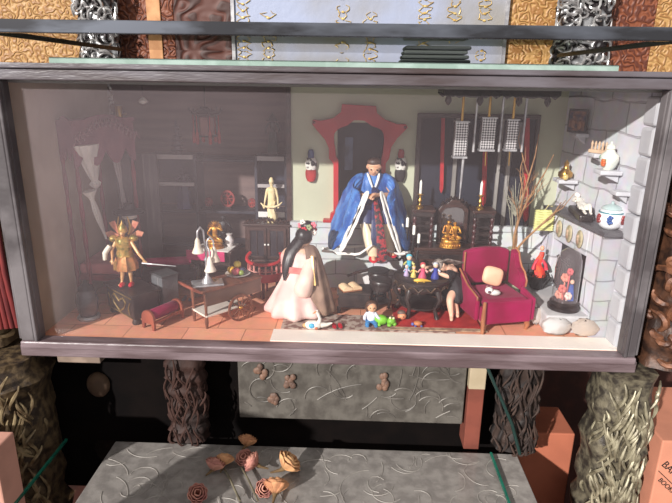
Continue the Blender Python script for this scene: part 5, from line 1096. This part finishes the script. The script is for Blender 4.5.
fg = thing('fire_grate', 'black iron fire grate with chains in the fireplace opening', 'grate', (xm(.31)+.032, .325, .0))
gm = MB()
for k in range(8): gm.tube([V(0, -.06+.017*k, .056), V(-.004, -.06+.017*k, .12), V(0, -.06+.017*k, .17+.01*math.sin(k))], .0025, 6)
for z in (.07, .12, .16): gm.tube([V(-.002, -.064, z), V(-.002, .064, z)], .0028, 6)
gm.v = [(a, b, max(.0556, c)) for a, b, c in gm.v]; gm.build('bars', black_iron, fg)
gd = thing('glass_dome', 'glass dome on a black base with pink and blue flower figurines on the hearth', 'dome', (.697, .175, .0555))
gd.scale = (1.05, 1.05, 1.22)
MB().lathe([(.044, 0), (.045, .008), (.038, .012), (.040, .018), (.036, .022)], n=28).build('base', black_wood, gd, True)
MB().lathe([(.035, .0222), (.035, .11), (.033, .128), (.026, .144), (.014, .153), (.001, .156)], n=32).build('dome', glassmat('dome_glass', gloss=.12, dust=.06), gd, True)
MB().lathe([(.003, .156), (.005, .160), (.004, .166), (.001, .168)], n=10).build('knob', glass_clear, gd, True)
for i, (x, y, z, r, c) in enumerate(((-.012, -.006, .052, .010, (226, 110, 100)), (-.004, .006, .078, .010, (232, 140, 120)), (.006, .0, .095, .008, (220, 96, 100)), (-.016, .004, .034, .010, (236, 160, 140)), (.004, -.014, .036, .009, (232, 200, 190)))):
    m = MB()
    for q in range(6): m.ell((x+r*.7*math.cos(q*1.047), y+r*.4*math.sin(q*1.047), z+r*.5*math.sin(q*1.047)), (r*.55, r*.5, r*.6), 8, 6)
    m.tube([V(x, y, z-.005), V(x*.5, y*.5, .0222)], .002, 6); m.build('silk_flower', M_('silk_flower%d' % i, c, tuple(int(k*.85) for k in c), 40, .6), gd, True)
MB().loft([ering((.014, -.004, .023+.005*i), .010*(1-i/11)+.002, .009*(1-i/11)+.002, 12, .1, 5) for i in range(9)]).build('blue_figure', K('cobalt', (60, 92, 168), (40, 66, 130), 30, .4), gd, True)
MB().ell((.014, -.004, .070), .006, 10, 8).build('figure_head', skin, gd, True)
wc = thing('white_box', 'white cloth-covered box on the floor left of the hearth', 'box', (.611, .245, 0), 0)
MB().box(-.011, .011, -.06, .05, 0, .05).build('body', white_paint, wc, bev=.006); MB().box(-.012, .0125, -.062, .052, .0505, .056).build('lid', white_cloth, wc, bev=.003)
# on the mantel
MZ = .3203
def onm(px, Y, dx_=0): return V(xm(Y)+dx_, Y, MZ)
pp = thing('porcelain_pot', 'lidded white porcelain pot with blue and red painting on the mantel front', 'pot', (xm(.125)+.042, .125, MZ))
MB().lathe([(.022, 0), (.032, .010), (.038, .026), (.037, .042), (.030, .052), (.026, .0545)], n=28, sx=.92, sy=.92).build('body', K('white_porcelain', (238, 238, 240), rough=.15), pp, True)
MB().lathe([(.026, .0547), (.030, .056), (.026, .062), (.012, .068), (.004, .070), (.005, .076), (.001, .078)], n=24, sx=.92, sy=.92).build('lid', K('celadon_lid', (176, 196, 196), (200, 210, 208), 20, .15), pp, True)
for a0, c in ((245, (50, 96, 170)), (310, (150, 50, 50)), (190, (150, 50, 50))):
    m = MB()
    for q in range(7): ang = R_(a0+8*math.cos(q*.9)*(1 if q else 0)); zz = .03+.009*math.sin(q*.9)*(1 if q else 0); m.ell((.0352*math.cos(ang), .0352*math.sin(ang), zz), (.005, .005, .0045), 8, 5)
    m.build('painted_flower', M_('pot_paint%d' % a0, c, tuple(int(k*.8) for k in c), 40, .2), pp, True)
MB().lathe([(.0358, .045), (.0362, .047), (.035, .049)], n=28, sx=.92, sy=.92).build('painted_band', K('teal_band', (90, 140, 150), rough=.2), pp, True)
rc = thing('reclining_figurine', 'white reclining figurine on a dark stand on the mantel shelf', 'figurine', (xm(.26)+.032, .262, MZ), R_(82))
rc.scale = (1.4, 1.25, 1.3)
MB().box(-.055, .055, -.016, .016, 0, .016).build('stand', black_wood, rc, bev=.004)
figure(rc, dict(pelvis=(-.005, 0, .028), chest=(.022, 0, .031), neck=(.038, 0, .036), head=(.052, 0, .044), shL=(.030, -.010, .034), elL=(.040, -.016, .026), wrL=(.052, -.014, .020), shR=(.030, .010, .036), elR=(.018, .016, .034), wrR=(.0, .014, .036), hipL=(-.012, -.006, .027), knL=(-.036, -.008, .036), anL=(-.058, -.006, .022), toeL=(-.066, -.006, .024), hipR=(-.012, .006, .027), knR=(-.034, .008, .030), anR=(-.058, .006, .022), toeR=(-.066, .006, .024)), .13, K('white_glaze', (238, 232, 222), rough=.25), hands=False)
MB().loft([ering((-.050+.012*i, 0, .0165+.010), .006, .013, 12, .1, 5) for i in range(2)]+[ering((-.03, 0, .03), .012, .014, 12), ering((-.01, 0, .033), .013, .014, 12)]).build('drape', K('white_glaze', (238, 232, 222)), rc, True)
# medallions under the mantel
for i in range(4):
    Y = .215+.062*i; t = thing('gilt_medallion', ['oval gilt medallion under the mantel nearest the viewer', 'oval gilt medallion under the mantel, second from the viewer', 'oval gilt medallion under the mantel, third from the viewer', 'oval gilt medallion under the mantel farthest from the viewer'][i], 'medallion', (xm(Y)+.0175, Y, .262), group='gilt medallions under the mantel')
    MB().ell((-.003, 0, 0), (.006, .023, .028), 16, 10).build('disc', K('dull_gilt', (196, 184, 150), (150, 136, 108), 40, .5, metal=.2), t, True)
    m = MB(); m.ell((-.008, 0, .008), (.004, .006, .007), 8, 6); m.ell((-.008, 0, -.006), (.004, .009, .010), 8, 6); m.build('relief_bust', K('relief_rose', (196, 166, 140), (150, 120, 100), 40, .5), t, True)
# brackets and things on the right wall
def xw(Y): return xm(Y)+.062
def bracket(lab, Y, z, wd=.05, dp=.05):
    t = thing('wall_bracket', lab, 'bracket', (xw(Y), Y, z), group='stone brackets on the right wall')
    rnd = random.Random(int(Y*1000)); m = MB()
    m.prism([(-.001, -wd/2), (-.001+.14*.0, wd/2), (-dp, wd/2-.004), (-dp, -wd/2+.004)], -.012, 0, f_); m.build('ledge', K('bracket_stone', (206, 206, 210), (186, 186, 192), 14, .9, bump=.4), t, bev=.003)
    MB().prism([(-.004, -.0125), (-dp+.008, -.0125), (-.004, -.034)], -wd*.25, wd*.25, lambda u, v, d: V(u, d, v)).build('corbel', K('bracket_stone', (206, 206, 210)), t, bev=.002); return t
bracket('stone wall bracket under the ginger jar', .155, .480, .06, .06); bracket('stone wall bracket under the little painting', .35, .565, .07, .04); bracket('stone wall bracket holding the peg row', .225, .518, .06, .045); bracket('stone wall bracket holding the brass teapot', .375, .418, .07, .06); bracket('empty stone wall bracket right above the porcelain pot', .10, .432, .05, .04)
gj = thing('ginger_jar', 'white ginger jar with orange flower on a right wall bracket', 'jar', (xw(.155)-.031, .155, .4803))
gj.scale = (.88, .88, .88)
MB().lathe([(.014, 0), (.022, .010), (.0285, .03), (.027, .046), (.014, .058), (.012, .064)], n=24).build('body', K('cream_porcelain', (234, 230, 216), (206, 214, 206), 40, .2), gj, True)
MB().lathe([(.012, .0642), (.014, .066), (.013, .076), (.004, .082), (.004, .088), (.001, .09)], n=18).build('lid', K('cream_porcelain', (234, 230, 216)), gj, True)
m = MB()
for q in range(6): m.ell((-.0235, -.014+.006*math.cos(q), .024+.007*math.sin(q*1.05)), (.006, .006, .006), 8, 6)
m.build('orange_flower', K('orange_paint', (222, 112, 50), (190, 84, 40), 30, .3), gj, True)
m = MB()
for q in range(5): m.ell((-.0265+.002*q, .006-.006*q, .040-.002*q), (.003, .004, .006), 8, 6)
m.build('green_leaf', K('leaf_paint', (90, 130, 96), rough=.3), gj, True)
pg2 = thing('small_painting', 'small dark painting of figures standing on a right wall bracket', 'picture', (xw(.35)-.030, .345, .5653), R_(42))
MB().box(-.006, .004, -.030, .030, 0, .07).build('frame', black_wood, pg2, bev=.002); MB().box(-.0075, -.0062, -.025, .025, .006, .064).build('canvas', M_('dark_painting', (120, 78, 56), (40, 38, 60), 45, .5), pg2)
m = MB()
for y, z, r in ((-.010, .030, .009), (.010, .034, .009)): m.ell((-.009, y, z-.008), (.003, r*.8, r*1.5), 10, 6); m.ell((-.009, y, z+.014), (.003, r*.5, r*.5), 8, 6)
m.build('painted_figures', K('painted_ochre', (150, 104, 76), (90, 70, 70), 40, .6), pg2, True)
pgr = thing('peg_row', 'row of pale wooden pegs on a right wall bracket', 'pegs', (xw(.225)-.026, .22, .5183), R_(35))
MB().box(-.010, .010, -.027, .027, 0, .010).build('block', K('pale_beech', (206, 176, 146), (186, 156, 128), 20, .6), pgr, bev=.002)
for k in range(5): MB().lathe([(.0035, .0102), (.003, .022), (.0042, .026), (.001, .034)], (0, -.022+.011*k, 0), 8).build('peg', K('pale_beech', (206, 176, 146)), pgr, True)
tpot = thing('brass_teapot', 'small brass teapot on a right wall bracket above the mantel', 'teapot', (xw(.375)-.032, .375, .4183))
MB().lathe([(.014, 0), (.022, .008), (.022, .02), (.010, .030), (.007, .045), (.009, .048), (.003, .056), (.001, .06)], n=20).build('body', brass, tpot, True)
MB().tube([V(-.004, -.018, .014), V(-.006, -.030, .020), V(-.006, -.035, .030)], [.005, .004, .003], 8).build('spout', brass, tpot, True); MB().tube([V(0, .019, .010), V(0, .034, .014), V(0, .034, .026), V(0, .012, .030)], .0025, 8).build('handle', brass, tpot, True)
MB().ell((-.012, -.036, .010), (.009, .009, .010), 10, 8).build('cup', K('honey_glass', (206, 180, 110), rough=.3), tpot, True)
# toys on the front floor
Z0 = .0037
p = on(371, 326, Z0)
tch = toy('toy_child', 'seated toy child in white shirt and blue trousers on the front rug', 'toy', (p.x, p.y+.02, Z0), [
    ('shirt', [('l', [(.014, .012), (.016, .022), (.012, .036), (.005, .041)], (0, 0, 0), 14), ('t', [V(.012, 0, .034), V(.02, -.014, .026), V(.024, -.022, .026)], [.005, .005, .004], 8), ('t', [V(-.012, 0, .034), V(-.02, -.012, .026), V(-.02, -.02, .02)], [.005, .005, .004], 8)], (226, 230, 240)),
    ('trousers', [('e', (0, 0, .010), (.018, .016, .010), 12, 8), ('t', [V(-.008, -.006, .008), V(-.012, -.026, .008), V(-.012, -.034, .005)], [.008, .007, .005], 8), ('t', [V(.008, -.006, .008), V(.014, -.026, .008), V(.014, -.034, .005)], [.008, .007, .005], 8)], (66, 136, 196)),
    ('head', [('e', (.002, -.003, .054), (.0145, .014, .015), 12, 10), ('e', (.003, -.017, .053), (.003, .003, .003), 8, 6)], (224, 168, 130)),
    ('eye', [('e', (-.004, -.016, .056), (.002, .0015, .002), 6, 5)], (30, 24, 24)), ('eye', [('e', (.008, -.016, .056), (.002, .0015, .002), 6, 5)], (30, 24, 24)),
    ('hair', [('e', (0, .003, .060), (.0175, .015, .013), 12, 8), ('e', (-.010, .006, .050), (.009, .010, .015), 10, 8)], (88, 60, 48))])
p = on(386, 327, Z0)
toy('plush_frog', 'bright green plush frog crouching on the front rug', 'toy', (p.x, p.y+.016, Z0), [
    ('body', [('e', (-.014, 0, .016), (.020, .016, .016), 14, 10), ('e', (.016, -.002, .013), (.014, .013, .013), 12, 8)], (120, 190, 50)),
    ('leg', [('e', (-.022, -.012, .006), (.008, .010, .006), 10, 6)], (134, 204, 60)), ('leg', [('e', (.010, -.013, .006), (.008, .010, .006), 10, 6)], (134, 204, 60)), ('leg', [('e', (.026, -.006, .006), (.007, .009, .006), 10, 6)], (134, 204, 60)),
    ('eye', [('e', (.012, -.010, .027), (.004, .004, .004), 8, 6)], (236, 230, 180)), ('eye', [('e', (.022, -.009, .026), (.004, .004, .004), 8, 6)], (236, 230, 180))])
p = on(402, 322, Z0); toy('toy_peach', 'orange-pink toy figure head beside the green frog', 'toy', (p.x, p.y+.01, .0072), [('body', [('e', (0, 0, .012), (.014, .012, .012), 12, 8)], (226, 150, 110)), ('cap', [('e', (-.002, .003, .022), (.013, .011, .008), 12, 8)], (110, 90, 80)), ('eye', [('e', (.004, -.0115, .014), (.002, .0015, .002), 6, 5)], (30, 24, 24))])
p = on(418, 328, Z0); toy('toy_turtle', 'small blue and orange toy turtle on the edge of the red rug', 'toy', (p.x, p.y+.008, .0073), [('shell', [('e', (0, 0, .008), (.014, .011, .008), 12, 8)], (196, 120, 76)), ('head', [('e', (-.016, -.004, .007), (.005, .005, .005), 8, 6)], (90, 100, 170)), ('leg', [('e', (.010, -.009, .003), (.004, .004, .003), 8, 5)], (90, 100, 170)), ('leg', [('e', (-.008, -.009, .003), (.004, .004, .003), 8, 5)], (90, 100, 170))])
p = on(315, 331, .003)
toy('painted_goose', 'white painted goose figurine with blue spot on the cream floor border', 'figurine', (p.x, p.y+.012, .0032), [
    ('body', [('e', (-.006, 0, .014), (.026, .015, .014), 14, 10), ('t', [V(.016, 0, .014), V(.034, .002, .015), V(.05, .004, .020)], [.009, .006, .002], 8)], (240, 232, 222)),
    ('neck', [('t', [V(.010, 0, .02), V(.014, -.002, .036), V(.008, -.004, .052), V(.003, -.006, .060)], [.007, .005, .0045, .006], 10)], (244, 236, 226)),
    ('beak', [('t', [V(.002, -.008, .059), V(-.006, -.014, .056)], [.003, .001], 6)], (226, 150, 90)),
    ('wing', [('e', (-.010, -.0125, .016), (.010, .005, .008), 10, 6)], (80, 170, 214)), ('tail', [('e', (-.030, 0, .012), (.008, .008, .007), 10, 6)], (214, 160, 110)), ('spot', [('e', (.004, -.0135, .009), (.005, .003, .004), 8, 5)], (206, 110, 70))])
p = on(298, 318, Z0); rs_ = thing('red_slippers', 'tiny red slippers beside the kneeling pink doll', 'slippers', (.012, .10, Z0), R_(10))
for sx in (-1, 1): MB().loft([ering((sx*.009, -.014+.028*i/5, .005+.003*(i/5)), (.002, .006, .0065, .006, .0065, .003)[i], .005, 10) for i in range(6)]).build('slipper', K('scarlet', (190, 24, 44)), rs_, True)
# dried roses on the low table
RZ = TZ+.0137
rm_ = [M_('dried_rose%d' % k, c, c2, 30, .8, bump=.4) for k, (c, c2) in enumerate((((206, 150, 106), (164, 108, 78)), ((196, 140, 122), (156, 100, 92)), ((212, 164, 116), (176, 120, 84))))]
rose_lab = ['large dried orange rose standing clear at the right of the scattered roses', 'dried orange rose lying nearest the viewer among the scattered roses', 'dried pink-orange rose in the middle of the table near its back edge', 'dried orange rosebud farthest back on the table glass', 'dried rose half in shadow left on the table glass', 'loose pinkish rose petals clump beside the left dried rose', 'dark pinkish dried rose at the front left of the table glass', 'small pink dried rose beside the front orange rose', 'dried rose head joined to the middle pink-orange rose']
for i, (px, py, r, k) in enumerate(((284, 467, .026, 2), (275, 492, .024, 0), (246, 459, .018, 1), (246, 444, .020, 0), (224, 464, .018, 2), (213, 468, .020, 1), (197, 494, .018, 1), (263, 489, .017, 1), (257, 466, .020, 1))):
    p = on(px, py, RZ+r*.5); rnd = random.Random(60+i); t = thing('dried_rose', rose_lab[i], 'flower', (p.x, p.y, RZ), rnd.uniform(0, 6.28), 'dried roses on the low table'); t.scale = (1.25, 1.25, 1.25)
    tilt = Matrix.Rotation(R_(rnd.uniform(20, 60)), 3, 'X'); pm = MB()
    for lay, (n_, rad, h) in enumerate(((3, .40, 1.05), (4, .68, 1.0), (5, .92, .88), (6, 1.12, .72))):
        for q in range(n_):
            a0 = 6.2832*q/n_+lay*.6+rnd.uniform(-.15, .15); vs = []; fs = []; sp_ = 6.2832/n_*.8
            for iu in range(7):
                for iv in range(6):
                    uu, vv = iu/6-.5, iv/5; aa = a0+uu*sp_*2*(1-.25*vv); rr_ = r*rad*(.12+.88*math.sin(.1+vv*(2.1-.25*lay)))*(1+.07*math.sin(uu*11+q*2+lay)); z = r*h*(1.25*vv-.18*(2*uu)**2*vv)
                    vs.append(V(rr_*math.cos(aa), rr_*math.sin(aa), z))
            for iu in range(6):
                for iv in range(5): fs.append((iu*6+iv, iu*6+6+iv, iu*6+7+iv, iu*6+1+iv))
            pm.add(vs, fs)
    pm.v = [tuple(tilt @ V(*v)) for v in pm.v]; mn = min(v[2] for v in pm.v); pm.v = [(a, b, c-mn+.001) for a, b, c in pm.v]
    pm.build('petals', rm_[k], t, True, solid=.0012)
    c0 = tilt @ V(0, 0, 0)-V(0, 0, mn-.001); c1 = c0+(tilt @ V(0, 0, -1))*r*.5; c1.z = max(c1.z, .004)
    MB().tube([c0, c1, V(c1.x*1.0+.0, c1.y*1.2+r*.8, .003)], [r*.28, r*.16, .002], 8).build('calyx', K('dry_calyx', (110, 86, 54), (84, 64, 42), 30, .8), t, True)
# long dried stems
for k, (x0, x1) in enumerate(((225, 240), (243, 258))):
    a_, b2 = on(x0-5, 462, RZ), on(x1, 502, RZ); tag(MB().tube([a_+V(0, 0, .003), (a_+b2)/2+V(.003, 0, .003), b2+V(0, 0, .003)], .0028, 8).build('dried_twig', K('grey_stem', (112, 104, 84), (90, 82, 66), 30, .8), None, True), ['long grey dried stem on the table glass, left one', 'long grey dried stem on the table glass, right one'][k], 'stem', 'dried stems on the low table')
# post added out of view at left to shade the table, cartons on the ground
relief_column('gilt_post', 'gilded carved post added out of view to shade the low table', -.85, -.66, -.80, -.62, -.9, .08, bark_gold, gilt, 40, 21, .011, True)
MB_ = MB
t, m1 = carton('storage_carton', 'pinkish terracotta carton on the ground behind the right silvered post', (.66, -.17, -.9), .16, .18, .40, .2, (206, 130, 100))
t, m1 = carton('storage_carton', 'orange-brown carton standing between the dark carved post and the silvered post', (.70, .245, -.9), .18, .16, .52, .0, (176, 102, 76))
t, m1 = carton('lettered_carton', 'pink-brown carton with black lettering right of the silvered post', (1.058, .09, -.9), .26, .3, .66, .0, (202, 134, 108))
for txt, x, z, sz in (('BARI', -.122, .582, .030), ('BOOKI', -.122, .530, .020)):
    cu = bpy.data.curves.new('lettering', 'FONT'); cu.body = txt; cu.size = sz; cu.extrude = .0006
    ob = bpy.data.objects.new('tmp_text', cu); COL.objects.link(ob); bpy.context.view_layer.update()
    me = bpy.data.meshes.new_from_object(ob.evaluated_get(bpy.context.evaluated_depsgraph_get())); bpy.data.objects.remove(ob)
    me.materials.clear(); me.materials.append(K('black_print', (40, 30, 28), rough=.7)); lo = bpy.data.objects.new('lettering', me); COL.objects.link(lo); lo.parent = t
    lo.matrix_local = Matrix.Translation((x, -.1512, z)) @ Matrix.Rotation(R_(42), 4, 'Y') @ Matrix.Rotation(R_(90), 4, 'X'); lo['label'] = 'black printed lettering'
MB().tube([V(-.125, -.1512, .562), V(-.03, -.1512, .475)], .0012, 6).build('printed_rule', K('black_print', (40, 30, 28)), t)
t, m1 = carton('storage_carton', 'pale pink carton on the ground left of the gilded post', (-.905, -.255, -.9), .20, .08, .735, 0, (206, 152, 134))
p = at(98, 385, .125); tag(MB().lathe([(.036, 0), (.036, .008), (.028, .018), (.012, .024), (.001, .025)], (0, 0, 0), 22, 1, 1.2, ax=(0, -1, 0)).build('wooden_boss', M_('tan_wood', (104, 80, 62), (84, 64, 50), 14, .8), None, True, loc=(p.x, .1315, p.z)), 'round tan wooden boss on the added black board at left', 'boss')
a, b = at(58, 352, .03), at(102, 362, .03)
tag(MB().box(a.x, b.x, .02, .08, b.z, -.0465).build('felt_pad', M_('beige_felt', (150, 130, 116), (128, 110, 98), 20, .9), None, bev=.003), 'flat beige felt pad under the left end of the case', 'pad')
